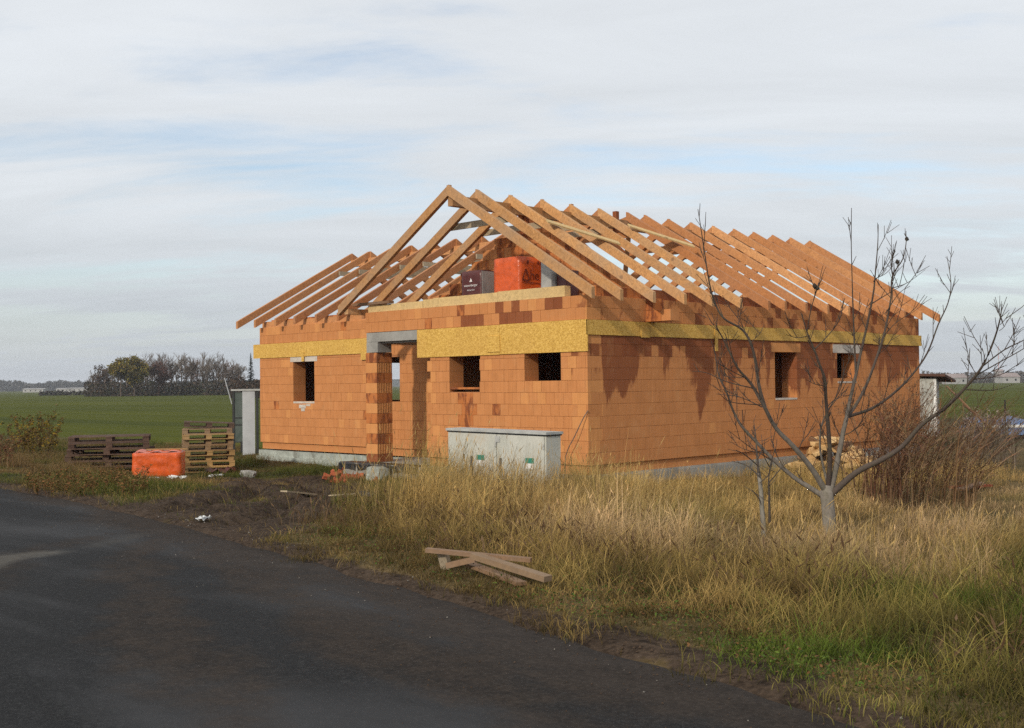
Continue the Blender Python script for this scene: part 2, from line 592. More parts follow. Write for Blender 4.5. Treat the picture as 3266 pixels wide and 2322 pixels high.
MAT['blue'] = m_plain('faded blue tarpaulin', (0.13, 0.20, 0.36), 0.6, 0.3, 0.4, 3.0, bump=0.5)
MAT['tile'] = m_plain('brown tile', (0.12, 0.062, 0.046), 0.8, 0.15, 0.4)
MAT['render'] = m_plain('flaking pale render', (0.46, 0.46, 0.42), 0.9, 0.1, 0.35, 2.5)
MAT['far_wall'] = m_plain('far white wall', (0.36, 0.355, 0.35), 0.9, 0.1, 0.15, 0.1)
MAT['far_roof'] = m_plain('far roof', (0.30, 0.25, 0.24), 0.9, 0.1, 0.25, 0.1)
MAT['far_red'] = m_plain('mast red', (0.45, 0.16, 0.13), 0.9, 0.1, 0.1)


def m_glasshouse():
    t = NT('dusty pane', 0.25, 0.5)
    n = t.noise(t.map(coord='World'), 1.6, 5, 0.6, 0.6)
    t.color(t.ramp(n, [(0.35, (0.035, 0.055, 0.045)), (0.62, (0.10, 0.12, 0.11)), (0.75, (0.55, 0.56, 0.52))]))
    return t.mat


MAT['pane'] = m_glasshouse()


def m_bark():
    t = NT('young grey bark', 0.85, 0.15)
    a = t.attr()
    n = t.noise(t.map((1, 1, 0.35), coord='World'), 22, 5, 0.65)
    n2 = t.noise(t.map((1, 1, 1), coord='World'), 7, 5, 0.7)
    c = t.mix(t.mr(n, 0.40, 0.72, 0, 0.6), a.outputs['Color'], (0.06, 0.05, 0.042))
    c = t.mix(t.mr(n2, 0.5, 0.68, 0, 0.5), c, (0.10, 0.095, 0.06))
    t.color(c); t.bump(n, 0.5, 0.008)
    return t.mat


MAT['bark'] = m_bark()


def m_attr(name, rough=0.8, spec=0.15, trans=0.0, noise=0.0):
    t = NT(name, rough, spec)
    a = t.attr()
    c = a.outputs['Color']
    if noise:
        n = t.noise(t.map(coord='World'), noise, 5, 0.6)
        c = t.mix(t.mr(n, 0.35, 0.7, 0, 0.5), c, (0.02, 0.02, 0.015))
    t.color(c)
    if trans:
        tr = t.N.new('ShaderNodeBsdfTranslucent')
        t.put(tr.inputs[0], c)
        ms = t.N.new('ShaderNodeMixShader'); ms.inputs[0].default_value = trans
        o = t.N['Material Output']
        t.L.new(t.b.outputs[0], ms.inputs[1]); t.L.new(tr.outputs[0], ms.inputs[2])
        t.L.new(ms.outputs[0], o.inputs[0])
    return t.mat


MAT['grass'] = m_attr('grass blades', 0.75, 0.15, 0.25)
MAT['leaf'] = m_attr('withered leaves', 0.8, 0.1, 0.2)
MAT['twig'] = m_attr('dry twigs', 0.9, 0.05)
MAT['far_tree'] = m_attr('far trees', 0.95, 0.02)


def m_ground():
    t = NT('plot soil and turf', 0.95, 0.08)
    a = t.attr()
    sp = t.N.new('ShaderNodeSeparateColor'); t.L.new(a.outputs['Color'], sp.inputs[0])
    mud, field, dry = sp.outputs[0], sp.outputs[1], sp.outputs[2]
    v = t.map(coord='World')
    n = t.noise(v, 1.1, 8, 0.68)
    f = t.noise(v, 22, 5, 0.65)
    turf = t.ramp(t.math('ADD', t.math('MULTIPLY', n, 0.6), t.math('MULTIPLY', f, 0.4)),
                  [(0.34, (0.020, 0.022, 0.008)), (0.68, (0.090, 0.070, 0.028)), (0.5, (0.044, 0.040, 0.014))])
    straw = t.ramp(f, [(0.3, (0.075, 0.050, 0.022)), (0.7, (0.21, 0.150, 0.070))])
    c = t.mix(t.math('MULTIPLY', dry, t.mr(n, 0.35, 0.6, 0.2, 1.0)), turf, straw)
    soil = t.ramp(t.math('ADD', t.math('MULTIPLY', n, 0.45), t.math('MULTIPLY', f, 0.55)), [(0.34, (0.016, 0.0105, 0.0075)), (0.66, (0.098, 0.069, 0.048))])
    cl = t.noise(v, 7, 5, 0.7, 0.4)
    soil = t.mix(t.mr(cl, 0.50, 0.36, 0, 0.75), soil, (0.012, 0.008, 0.006))
    c = t.mix(t.mr(t.math('ADD', mud, t.math('MULTIPLY', t.math('SUBTRACT', f, 0.5), 0.7)), 0.3, 0.62, 0, 1), c, soil)
    # winter crop: sown rows, patchy
    rows = t.noise(t.map((0.005, 0.30, 1), (0, 0, math.radians(-2)), 'World'), 1.0, 5, 0.65)
    big = t.noise(t.map((0.02, 0.02, 0.02), coord='World'), 1.0, 4, 0.55)
    fine = t.noise(v, 1.7, 6, 0.7)
    crop = t.ramp(t.math('ADD', t.math('MULTIPLY', rows, 0.5), t.math('ADD', t.math('MULTIPLY', big, 0.25), t.math('MULTIPLY', fine, 0.25))),
                  [(0.38, (0.034, 0.045, 0.003)), (0.60, (0.080, 0.088, 0.005))])
    c = t.mix(field, c, crop)
    t.color(c)
    t.bump(t.math('ADD', t.math('MULTIPLY', n, 0.6), f), 0.8, 0.035)
    return t.mat


MAT['ground'] = m_ground()


def m_road():
    t = NT('worn asphalt', 0.9, 0.08)
    a = t.attr()
    sp = t.N.new('ShaderNodeSeparateColor'); t.L.new(a.outputs['Color'], sp.inputs[0])
    mud, pale, wear = sp.outputs[0], sp.outputs[1], sp.outputs[2]
    v = t.map(coord='World')
    f = t.noise(v, 95, 3, 0.7)
    st = t.vor(v, 120)
    n = t.noise(v, 1.2, 7, 0.62)
    n2 = t.noise(v, 4.5, 6, 0.65)
    c = t.ramp(f, [(0.30, (0.0065, 0.0068, 0.0074)), (0.70, (0.038, 0.039, 0.040)), (0.5, (0.0155, 0.016, 0.017))])
    gr = t.noise(v, 26, 4, 0.75)
    c = t.mix(t.mr(gr, 0.52, 0.72, 0, 0.7), c, (0.048, 0.048, 0.048))
    c = t.mix(t.mr(gr, 0.46, 0.30, 0, 0.7), c, (0.008, 0.008, 0.009))
    c = t.mix(t.mr(n, 0.40, 0.66, 0, 0.5), c, (0.015, 0.015, 0.0155))
    c = t.mix(t.mr(st, 0.05, 0.16, 0.45, 0.0), c, (0.065, 0.064, 0.062))
    wl = t.noise(t.map((0.22, 0.75, 1), (0, 0, math.radians(9)), 'World'), 1.0, 5, 0.6, 0.5)
    c = t.mix(t.mr(wl, 0.46, 0.66, 0, 0.75), c, (0.050, 0.051, 0.054))
    dirt = t.ramp(t.math('ADD', t.math('MULTIPLY', n2, 0.4), t.math('MULTIPLY', gr, 0.6)), [(0.35, (0.018, 0.0135, 0.0105)), (0.65, (0.060, 0.046, 0.036))])
    md = t.mr(t.math('ADD', mud, t.math('MULTIPLY', t.math('SUBTRACT', n2, 0.5), 0.9)), 0.12, 0.85, 0, 0.72, True)
    c = t.mix(md, c, dirt)
    c = t.mix(t.math('MULTIPLY', pale, t.mr(n2, 0.35, 0.6, 0.45, 1.0)), c, (0.105, 0.098, 0.085))
    t.color(c)
    t.put(t.b.inputs['Roughness'], t.mr(md, 0, 1, 0.78, 0.95))
    t.bump(t.math('ADD', f, t.math('MULTIPLY', st, 0.5)), 0.6, 0.006)
    return t.mat


MAT['road'] = m_road()

# ================================================================== ground and road


def grow(a, step, end, k=1.16):
    o = []
    v = a; s = abs(step); sg = 1 if end > a else -1
    while abs(v) < abs(end):
        s *= k; v += sg * s; o.append(v)
    return o


def build_ground():
    xs = np.array(sorted(grow(-20, 0.14, -3600) + list(np.arange(-20, 14, 0.14)) + grow(14, 0.14, 2600)))
    ys = np.array(sorted(grow(-13.5, 0.13, -2200) + list(np.arange(-13.5, 1.2, 0.13)) + grow(1.2, 0.13, 3800)))
    X, Y = np.meshgrid(xs, ys)
    x, y = X.ravel(), Y.ravel()
    z = ground_z(x, y)
    far = np.hypot(x - CAM[0], y - CAM[1])
    z = np.where(far > 150, np.minimum(z, -0.6), z)
    d = y - yroad(x)
    wob = (fbm(x, y, 6.0, 41) - 0.5) * 3.0
    field = np.maximum(sstep(4.2, 5.8, y + wob * 0.4 + 0.02 * x + 0.6) * sstep(-14, -17, x), sstep(46, 50, y + wob))
    field = np.maximum(field, sstep(90, 120, far))
    field = field * sstep(2, 6, d)
    mud = mud_mask(x, y) * sstep(90, 50, far)
    mud = np.maximum(mud, sstep(0.40, 0.06, np.abs(d - 0.02 + (fbm(x, y, 0.7, 8) - 0.5) * 0.7)))
    mud = np.maximum(mud, 0.75 * sstep(12.4, 13.6, x + (fbm(x, y, 1.5, 61) - 0.5) * 3) * sstep(-10.5, -6, y) * sstep(3, 0, y))
    dry = np.clip(sstep(-1.5, 1.5, x) * 0.9 + sstep(0.45, 0.62, fbm(x, y, 2.2, 13)) * 0.55, 0, 1)
    col = np.stack([mud, field, dry], 1)
    nx, ny = len(xs), len(ys)
    i = np.arange(nx * ny).reshape(ny, nx)
    f = np.stack([i[:-1, :-1], i[:-1, 1:], i[1:, 1:], i[1:, :-1]], -1).reshape(-1)
    me = np_mesh('ground', np.stack([x, y, z], 1), f, 4, MAT['ground'], col, True)
    tag(link('ground', me), kind='structure')


def build_road():
    xs = np.array(sorted(grow(-12, 0.12, -380, 1.12) + list(np.arange(-12, 22, 0.12)) + grow(22, 0.2, 200, 1.2)))
    ts = np.concatenate([np.arange(0, 5.0, 0.12), np.arange(5.0, 14.01, 0.6)])
    X, T = np.meshgrid(xs, ts)
    edge = (fbm(X, X * 0 + 3, 0.9, 77) - 0.5) * 0.34
    edge = edge * sstep(1.2, 0.0, T)
    Y = yroad(X) - T + edge
    x, y, t = X.ravel(), Y.ravel(), T.ravel()
    z = 0.0 + 0.012 * sstep(0, 3, t) - 0.0 + (fbm(x, y, 3.0, 4) - 0.5) * 0.012
    z = z - 0.05 * sstep(0.06, 0.0, t)
    # tyre-dragged mud: widest where the track comes out of the plot
    out = np.exp(-((x - 3.5) / 4.5) ** 2)
    band = 0.55 + 0.75 * sstep(0, 9, x) + 0.9 * out
    mud = sstep(1.0, 0.0, t / band + (fbm(x, y, 1.4, 15) - 0.5) * 0.9)
    # two curved wheel streaks leaving the plot and running along the road
    for pts, wd, k in (([(3.0, -10.8), (4.6, -12.2), (7.5, -13.6), (12.5, -15.4), (20, -17.5)], 0.55, 0.62),
                       ([(2.4, -10.8), (3.6, -13.0), (7.0, -15.1), (11.0, -16.6), (20, -19.0)], 0.50, 0.50),
                       ([(3.6, -11.0), (6.4, -12.1), (10.0, -13.2), (14.0, -14.2), (20, -15.6)], 0.65, 0.70)):
        dd = seg_dist(x, y, pts)
        mud = np.maximum(mud, k * sstep(wd, wd * 0.15, dd + (fbm(x, y, 0.8, 31) - 0.5) * 0.9) * sstep(-0.5, 1.0, x))
    pale = 0.8 * sstep(0.26, 0.08, seg_dist(x, y, [(4.6, -14.0), (3.85, -13.25), (3.80, -12.75)]) + (fbm(x, y, 0.6, 19) - 0.5) * 0.28)
    pale = np.maximum(pale, 0.2 * sstep(0.22, 0.05, seg_dist(x, y, [(3.6, -12.2), (3.1, -11.5)]) + (fbm(x, y, 0.5, 18) - 0.5) * 0.3))
    col = np.stack([mud, pale, x * 0], 1)
    ny, nx = X.shape
    i = np.arange(nx * ny).reshape(ny, nx)
    f = np.stack([i[:-1, :-1], i[1:, :-1], i[1:, 1:], i[:-1, 1:]], -1).reshape(-1)
    me = np_mesh('road', np.stack([x, y, z], 1), f, 4, MAT['road'], col, True)
    tag(link('road', me), kind='structure')


build_ground()
build_road()

# ================================================================== the house
house = empty('brick_house', (0, 0, 0))
tag(house, 'single storey orange hollow brick house shell with open timber rafters, no tiles yet', 'house')

WALL_T = 0.44
RW = 1.906                     # setback of the wing's front wall
XW = -14.99                    # left end of the wing
YB = 14.96                     # back end of the long wall
WYB = 10.15                    # back of the wing
BMATS = [MAT['brick'], MAT['brick_wet_shade'], MAT['brick_damp_shade'], MAT['brick_pale'], MAT['brick_run']]
BK = {'dry': 0, 'wet': 1, 'damp': 2, 'pale': 3, 'run': 4}
_bc = {}


def brick_mesh(L, h, depth, ribbed=False):
    key = (round(L, 3), round(h, 3), round(depth, 3), ribbed)
    if key not in _bc:
        mb = MB()
        if not ribbed:
            c = 0.003
            # chamfered front edges
            mb.add([(c, 0, c), (L - c, 0, c), (L - c, 0, h - c), (c, 0, h - c), (0, c, 0), (L, c, 0), (L, c, h), (0, c, h),
                    (0, depth, 0), (L, depth, 0), (L, depth, h), (0, depth, h)],
                   [(0, 1, 2, 3), (4, 5, 1, 0), (5, 6, 2, 1), (6, 7, 3, 2), (7, 4, 0, 3), (5, 9, 10, 6), (7, 11, 8, 4), (6, 10, 11, 7), (4, 8, 9, 5), (9, 8, 11, 10)])
        else:
            prof = [(0, 0), (L, 0)]
            n = 9; st = depth / n
            for i in range(n):
                y = i * st
                prof += [(L, y + st * 0.08), (L, y + st * 0.5), (L - 0.03, y + st * 0.58), (L - 0.03, y + st * 0.92)]
            prof += [(L, depth), (0, depth)]
            k = len(prof)
            vs = [(x, y, 0) for x, y in prof] + [(x, y, h) for x, y in prof]
            fs = [tuple(range(k - 1, -1, -1)), tuple(range(k, 2 * k))]
            fs += [(i, (i + 1) % k, k + (i + 1) % k, k + i) for i in range(k)]
            mb.add(vs, fs)
        me = mb.mesh('brick', BMATS)
        _bc[key] = me
    return _bc[key]


BRICKS = []      # (wall key, matrix, mesh, material key)


def frame(origin, rz):
    return Matrix.Translation(Vector((*origin, 0))) @ Matrix.Rotation(rz, 4, 'Z')


WALLS = {
    'front': dict(M=frame((-7.30, 0.0), 0.0), L=7.30, z0=0.0, n=14,
                  op=[(0.0, 2.32, -1, 3.0), (3.10, 4.10, 1.62, 2.5), (5.51, 6.56, 1.63, 2.5)]),
    'right': dict(M=frame((0.0, 0.0), math.pi / 2), L=YB, z0=0.0, n=14,
                  op=[(7.06, 8.08, 1.25, 2.65), (10.12, 11.14, 1.65, 2.65)]),
    'wing': dict(M=frame((XW, RW), 0.0), L=10.4, z0=0.0, n=14,
                 op=[(1.78, 2.84, 1.22, 2.58), (5.70, 6.70, 1.21, 2.45)]),
}


def mat_front(s, k):
    x = s - 7.30
    if k == 12 and (-3.9 < x < -3.15 or -2.5 < x < -1.62): return 'wet'
    if k == 13 and (-2.72 < x < -2.42 or -2.12 < x < -1.82 or -1.1 < x < -0.78): return 'wet'
    if k == 12 and -5.2 < x < -4.7 and R.random() < 0.5: return 'damp'
    if k in (5, 4, 3) and -3.85 < x < -3.30: return 'damp'
    if k == 2 and -3.85 < x < -3.5: return 'damp'
    if R.random() < 0.012: return 'damp'
    if x > -0.45 and R.random() < 0.45: return 'pale'
    return 'pale' if R.random() < 0.10 else 'dry'


def mat_right(s, k):
    r = R.random()
    if k == 10: return 'wet' if r < .8 else 'run'
    if k == 9: return 'wet' if 1.2 < s < 7 and r < 0.28 else 'run'
    if k in (8, 7): return 'wet' if 8.1 < s < 10.1 and r < .5 else 'run'
    if k in (12, 13): return 'wet' if r < 0.10 else 'run'
    return 'pale' if (s < 0.5 and r < .4) or r > .97 else 'run'


def mat_wing(s, k):
    r = R.random()
    return 'damp' if r < 0.012 else ('pale' if r > 0.92 else 'dry')


def lay(key, mfun, skip_corner=None):
    w = WALLS[key]; J = 0.004
    for k in range(w['n']):
        z = w['z0'] + 0.25 * k
        segs = [(0.0, w['L'])]
        if key == 'front' and k % 2 == 1: segs = [(0.0, w['L'] - WALL_T - 0.002)]
        if key == 'right' and k % 2 == 0: segs = [(WALL_T + 0.002, w['L'])]
        for (a, b, z0, z1) in w['op']:
            if z + 0.125 > z0 and z + 0.125 < z1:
                bb = b
                if key == 'front' and a == 0.0: bb = b + (0.115 if k % 2 else 0.0)
                segs = [q for (c, d) in segs for q in ((c, min(d, a)), (max(c, bb), d)) if q[1] - q[0] > 0.03]
        for (c, d) in segs:
            g = math.floor(c / 0.25) * 0.25 + (0.125 if k % 2 else 0.0) - 0.25
            while g < d:
                a0, a1 = max(g, c), min(g + 0.25, d)
                if a1 - a0 > 0.03:
                    zt = 0.25 - J
                    # bricks are clipped where an opening cuts into their height
                    zz = z
                    me = brick_mesh(a1 - a0 - J, zt, WALL_T)
                    out = R.uniform(-0.002, 0.002)
                    M = w['M'] @ Matrix.Translation((a0 + J / 2, out, zz + J / 2))
                    BRICKS.append((key, M, me, mfun((a0 + a1) / 2, k)))
                g += 0.25


lay('front', mat_front)
lay('right', mat_right)
lay('wing', mat_wing)
# free pillar at the porch corner: ribbed ends and smooth faces take turns
for k in range(-1, 10):
    z = 0.25 * k if k >= 0 else -0.20
    h = 0.244 if k >= 0 else 0.194
    me = brick_mesh(0.44, h, 0.48, k % 2 == 0)
    BRICKS.append(('front', Matrix.Translation((-7.30 + R.uniform(-.003, .003), R.uniform(-.003, .003), z + 0.003)), me,
                   'wet' if k == -1 else ('damp' if k % 2 else 'pale')))
# ribbed brick ends showing on the long wall beside the corner
for zc in (3.003, 2.503):
    BRICKS.append(('right', WALLS['right']['M'] @ Matrix.Translation((0.0, -0.004, zc)) @ Matrix.Translation((0.44, 0, 0)) @ Matrix.Rotation(math.pi / 2, 4, 'Z')
                   @ Matrix.Translation((-0.0, 0.0, 0)), brick_mesh(0.40, 0.244, 0.43, False), 'damp'))
BRICKS = BRICKS[:-2]

# set-back course on the wall heads, between the rafters
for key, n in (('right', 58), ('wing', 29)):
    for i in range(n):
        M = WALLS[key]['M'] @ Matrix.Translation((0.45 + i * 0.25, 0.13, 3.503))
        BRICKS.append((key, M, brick_mesh(0.243, 0.22, 0.25), 'wet' if (key == 'right' and R.random() < .75) else 'damp'))  # wet and damp tones also paint in the shade between the rafter tails


def core(key, name):
    """inner body of a wall; it lies 14 mm behind the brick faces and shows in the joints"""
    w = WALLS[key]; mb = MB()
    s0, s1 = (WALL_T + 0.02 if key == 'right' else 0.014), w['L'] - 0.014
    S = sorted({s0, s1} | {v for o in w['op'] for v in (max(o[0] - 0.014 * (1 if o[0] > 0 else 0), s0), o[1] + 0.13 if (key == 'front' and o[0] == 0.0) else o[1] + 0.014)})
    top = w['z0'] + 0.25 * w['n'] - 0.014
    Z = sorted({0.012, top} | {v for o in w['op'] for v in (max(o[2] - 0.1, 0.012), o[3])})
    for a, b in zip(S[:-1], S[1:]):
        for c, d in zip(Z[:-1], Z[1:]):
            sm, zm = (a + b) / 2, (c + d) / 2
            if any(o[0] - 0.02 < sm < o[1] + 0.12 * (o[0] == 0.0) and o[2] - 0.1 < zm < o[3] for o in w['op']): continue
            mb.box(a, b, 0.014, WALL_T - 0.014, c, d)
    o = mb.build(name, MAT['joint'], house)
    o.matrix_local = w['M']
    return o


CORE = {'front': core('front', 'front_wall'), 'right': core('right', 'long_wall'), 'wing': core('wing', 'wing_wall')}

# --- nearest 300 bricks stand alone, the rest is one piece of brickwork
camv = Vector(CAM)
order = sorted(range(len(BRICKS)), key=lambda i: ((BRICKS[i][1] @ Vector((0.12, 0, 0.12))) - camv).length)
single = set(order[:300])
vb, fb, mbx = [], [], []
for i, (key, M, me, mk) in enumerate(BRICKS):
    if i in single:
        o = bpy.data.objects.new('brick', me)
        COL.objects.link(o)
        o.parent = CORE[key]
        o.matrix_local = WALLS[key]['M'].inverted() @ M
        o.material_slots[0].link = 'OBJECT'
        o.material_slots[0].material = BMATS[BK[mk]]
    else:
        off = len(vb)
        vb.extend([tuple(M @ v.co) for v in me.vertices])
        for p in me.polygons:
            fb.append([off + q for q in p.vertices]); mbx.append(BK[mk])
# inner gable of the loft, stepped courses
y0 = 1.95
for k in range(0, 11):
    z = 3.0 + 0.25 * k
    half = (6.17 - 0.30 - (z + 0.25)) / 0.607
    if half < 0.12: break
    g = -3.65 - half - (0.0 if k % 2 else 0.125)
    while g < -3.65 + half:
        a0, a1 = max(g, -3.65 - half), min(g + 0.25, -3.65 + half)
        if a1 - a0 > 0.04:
            me = brick_mesh(a1 - a0 - 0.006, 0.244, 0.30)
            M = Matrix.Translation((a0, y0 + R.uniform(-.004, .004), z + 0.003))
            off = len(vb)
            vb.extend([tuple(M @ v.co) for v in me.vertices])
            for p in me.polygons:
                fb.append([off + q for q in p.vertices]); mbx.append(R.choice((0, 2, 2)))  # mostly the damp brick, so the loft's shade sits in the colour
        g += 0.25
me = bpy.data.meshes.new('brickwork')
me.from_pydata(vb, [], fb)
for mt in BMATS: me.materials.append(mt)
me.polygons.foreach_set('material_index', mbx)
me.update()
tag(link('brickwork', me, house), kind='stuff')

# --- walls that only show from inside or behind
for bx in ((-4.98, -4.55, WALL_T + 0.005, RW - 0.005, 0.0, 3.0),
           (XW + WALL_T + .005, -7.31, WYB - WALL_T, WYB, 0.0, 3.5), (-7.30, -6.86, WYB - WALL_T, YB, 0.0, 3.5),
           (-6.855, -WALL_T - .005, YB - WALL_T, YB, 0.0, 3.5)):
    mb = MB(); mb.box(*bx); mb.build('rear_wall', MAT['brick'], house)
mb = MB()
mb.box(XW, XW + WALL_T, RW + WALL_T + .005, 6.75, 0.0, 3.5)
mb.box(XW, XW + WALL_T, 7.85, WYB, 0.0, 3.5)
mb.box(XW, XW + WALL_T, 6.75, 7.85, 0.0, 1.2)
mb.box(XW, XW + WALL_T, 6.75, 7.85, 2.45, 3.5)
mb.build('side_wall', MAT['brick'], house)
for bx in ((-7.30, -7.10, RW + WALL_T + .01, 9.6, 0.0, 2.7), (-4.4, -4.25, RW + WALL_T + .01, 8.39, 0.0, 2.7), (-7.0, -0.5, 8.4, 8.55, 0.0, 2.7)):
    mb = MB(); mb.box(*bx); mb.build('partition_wall', MAT['brick_damp_shade'], house)

# --- slab, set-back base course, foundation
mb = MB()
mb.box(-7.20, -0.10, 0.10, YB - 0.1, 2.72, 2.985)
mb.box(XW + 0.1, -7.205, RW + 0.1, WYB - 0.1, 2.72, 2.985)
mb.build('ceiling_slab', MAT['concrete'], house)
mb = MB()
mb.box(-4.96, -0.045, 0.05, WALL_T, -0.20, 0.008)
mb.box(-WALL_T, -0.05, WALL_T + .003, YB - 0.05, -0.20, 0.008)
mb.box(XW + 0.05, -4.97, RW + 0.05, RW + WALL_T, -0.20, 0.008)
mb.build('base_course', MAT['brick'], house)
mb = MB()
mb.box(-7.55, 0.02, -0.03, YB + 0.02, -0.95, -0.202)
mb.build('foundation', MAT['concrete'], house)
mb = MB()
mb.box(0.025, 0.085, 0.1, 14.9, -0.95, -0.235)
mb.build('foundation_board', MAT['concrete'], house)
mb = MB()
mb.box(XW - 0.10, -7.6, RW - 0.10, RW + 1.2, -0.95, -0.42)
mb.box(XW - 0.04, -7.6, RW - 0.03, WYB, -0.95, -0.24)
mb.build('foundation_board', MAT['slab_white'], house)
mb = MB()
mb.box(-7.7, -4.7, -0.42, RW + 0.05, -0.50, -0.206)
o = mb.build('porch_slab', MAT['concrete'], house)
# bitumen sheet hanging over the porch edge, wavy
mb = MB()
n = 26
for i in range(n):
    x0 = -7.85 + i * 3.0 / n; x1 = x0 + 3.0 / n
    def pr(x):
        w = 0.03 * math.sin(x * 9) + 0.02 * math.sin(x * 23)
        return [(x, 0.02, -0.198), (x, -0.40, -0.192 + w * .3), (x, -0.47 - w, -0.23), (x, -0.47 - w * 1.5, -0.36 + w * 1.4)]
    a, b = pr(x0), pr(x1)
    vs = a + b
    mb.add(vs, [(j, j + 1, 5 + j, 4 + j) for j in range(3)])
mb.build('bitumen_sheet', MAT['black_film'], house)

# --- porch lintel, window lintels, sills
mb = MB()
mb.box(-7.24, -5.24, -0.012, 0.42, 2.765, 2.992)
mb.box(-7.24, -6.80, -0.016, 0.42, 2.505, 2.76)
mb.build('porch_lintel', MAT['concrete'], house)
for (a, b, z, mk) in ((6.90, 8.26, 2.415, 'beam'), (9.90, 11.38, 2.425, 'mortar')):
    mb = MB(); mb.box(-0.42, 0.008, a, b, z, z + 0.225)
    mb.build('lintel', MAT['brick_pale'] if mk == 'beam' else MAT['mortar'], house)
mb = MB(); mb.box(-13.35, -12.0, RW - 0.008, RW + 0.40, 2.415, 2.56); mb.build('lintel', MAT['mortar'], house)
for (x0, x1, z) in ((-4.20, -3.20, 1.60), (-1.79, -0.74, 1.61)):
    mb = MB(); mb.box(x0, x1, 0.012, 0.42, z - 0.02, z + 0.026); mb.build('sill', MAT['brick_damp_shade'], house)
mb = MB(); mb.box(-13.21, -12.15, RW - 0.006, RW + 0.42, 1.19, 1.245); mb.build('sill', MAT['mortar'], house)
for (y0_, y1_, z) in ((7.06, 8.08, 1.22), (10.12, 11.14, 1.62)):
    mb = MB(); mb.box(-0.42, 0.010, y0_ + .01, y1_ - .01, z, z + 0.045); mb.build('sill', MAT['mortar'], house)
# mortar smears under the wing window
mb = MB()
for (x, z, w, h) in ((-12.75, 1.10, 0.34, 0.10), (-12.72, 1.01, 0.18, 0.10), (-12.45, 1.14, 0.2, 0.06)):
    mb.box(x - w / 2, x + w / 2, RW - 0.009, RW, z - h / 2, z + h / 2)
mb.build('mortar_smear', MAT['mortar'], house)

# --- strand board formwork round the slab
def osb(a0, a1, z0, z1, wall, t0=0.008, th=0.022):
    mb = MB()
    if wall == 'front': mb.box(a0, a1, -t0 - th, -t0, z0, z1)
    if wall == 'wing': mb.box(a0, a1, RW - t0 - th, RW - t0, z0, z1)
    if wall == 'right': mb.box(t0, t0 + th, a0, a1, z0, z1)
    mb.build('strand_board', MAT['osb'], house)


osb(-5.30, -2.535, 2.335, 2.992, 'front'); osb(-2.527, 0.033, 2.342, 2.998, 'front')
osb(-2.90, -2.50, 2.40, 2.75, 'front', 0.031, 0.02)
osb(-15.30, -12.50, 2.562, 2.990, 'wing'); osb(-12.494, -9.30, 2.575, 2.996, 'wing')
osb(-12.72, -12.60, 2.42, 2.70, 'wing', 0.031, 0.02)
osb(-9.9, -9.55, 2.40, 2.64, 'wing', 0.031, 0.02)
for a, b in ((-0.03, 1.68), (1.688, 4.42), (4.428, 7.10), (7.108, 9.60), (9.608, 12.1), (12.108, 15.06)):
    dz = R.uniform(-0.008, 0.008)
    osb(a, b, 2.690 + dz, 2.998 + dz, 'right')
osb(4.45, 4.56, 2.40, 2.95, 'right', 0.031, 0.02)
osb(1.72, 2.02, 2.66, 2.80, 'right', 0.031, 0.018)

# --- loose cable hanging from the corner
mb = MB(); mb.tube(catmull_v([(0.02, -0.02, 1.13), (-0.06, -0.10, 0.95), (-0.22, -0.16, 0.62), (-0.42, -0.18, 0.30), (-0.50, -0.16, 0.05), (-0.50, -0.14, -0.40)]), 0.010, 5); mb.build('cable', MAT['lock'], house)

# --- roof timbers
XR, ZR, MS = -3.65, 6.17, 0.607          # main ridge
YR, ZW, MW = 6.03, 6.15, 0.548           # wing ridge
HV, RWD = 0.225, 0.10


def prism(pts, axis, c, w, name, mat):
    """side outline pts (h,z) extruded by w about coordinate c; axis 'x' = outline lies in xz"""
    mb = MB(); n = len(pts)
    def P(h, z, d): return (h, c + d, z) if axis == 'x' else (c + d, h, z)
    sk = [0, R.uniform(-.03, .03)]
    sk = [sk[0], sk[1], sk[1], sk[0]]
    vs = [P(h, z, -w / 2 + k) for (h, z), k in zip(pts, sk)] + [P(h, z, w / 2 + k) for (h, z), k in zip(pts, sk)]
    fs = [tuple(range(n)), tuple(range(2 * n - 1, n - 1, -1))] + [(i, i + n, (i + 1) % n + n, (i + 1) % n) for i in range(n)]
    mb.add(vs, fs)
    bm = bmesh.new(); me = mb.mesh(name, mat); bm.from_mesh(me); bmesh.ops.recalc_face_normals(bm, faces=bm.faces); bm.to_mesh(me); bm.free()
    return link(name, me, house)


def main_rafter(y, side, xe, mat):
    """from the ridge down to x = xe on side +1 (right) or -1 (left)"""
    y += R.uniform(-.012, .012) + (0.052 if side < 0 else -0.0)
    x0 = XR
    dz = R.uniform(-.012, .012)
    t = lambda x: ZR - MS * abs(x - XR) * (1 if (x - XR) * side >= 0 else -1) + dz
    prism([(x0, t(x0)), (xe, t(xe)), (xe, t(xe) - HV), (x0, t(x0) - HV)], 'x', y, RWD, 'rafter', mat)


def wing_rafter(x, side, ye, mat):
    x += R.uniform(-.012, .012) + (0.052 if side > 0 else 0.0)
    y0 = YR
    dz = R.uniform(-.012, .012)
    t = lambda y: ZW - MW * abs(y - YR) * (1 if (y - YR) * side >= 0 else -1) + dz
    prism([(y0, t(y0)), (ye, t(ye)), (ye, t(ye) - HV), (y0, t(y0) - HV)], 'y', x, RWD, 'rafter', mat)


def valley_x(y):      # where the wing's roof meets the left slope of the main roof
    return XR - (ZR - (ZW - MW * abs(y - YR))) / MS


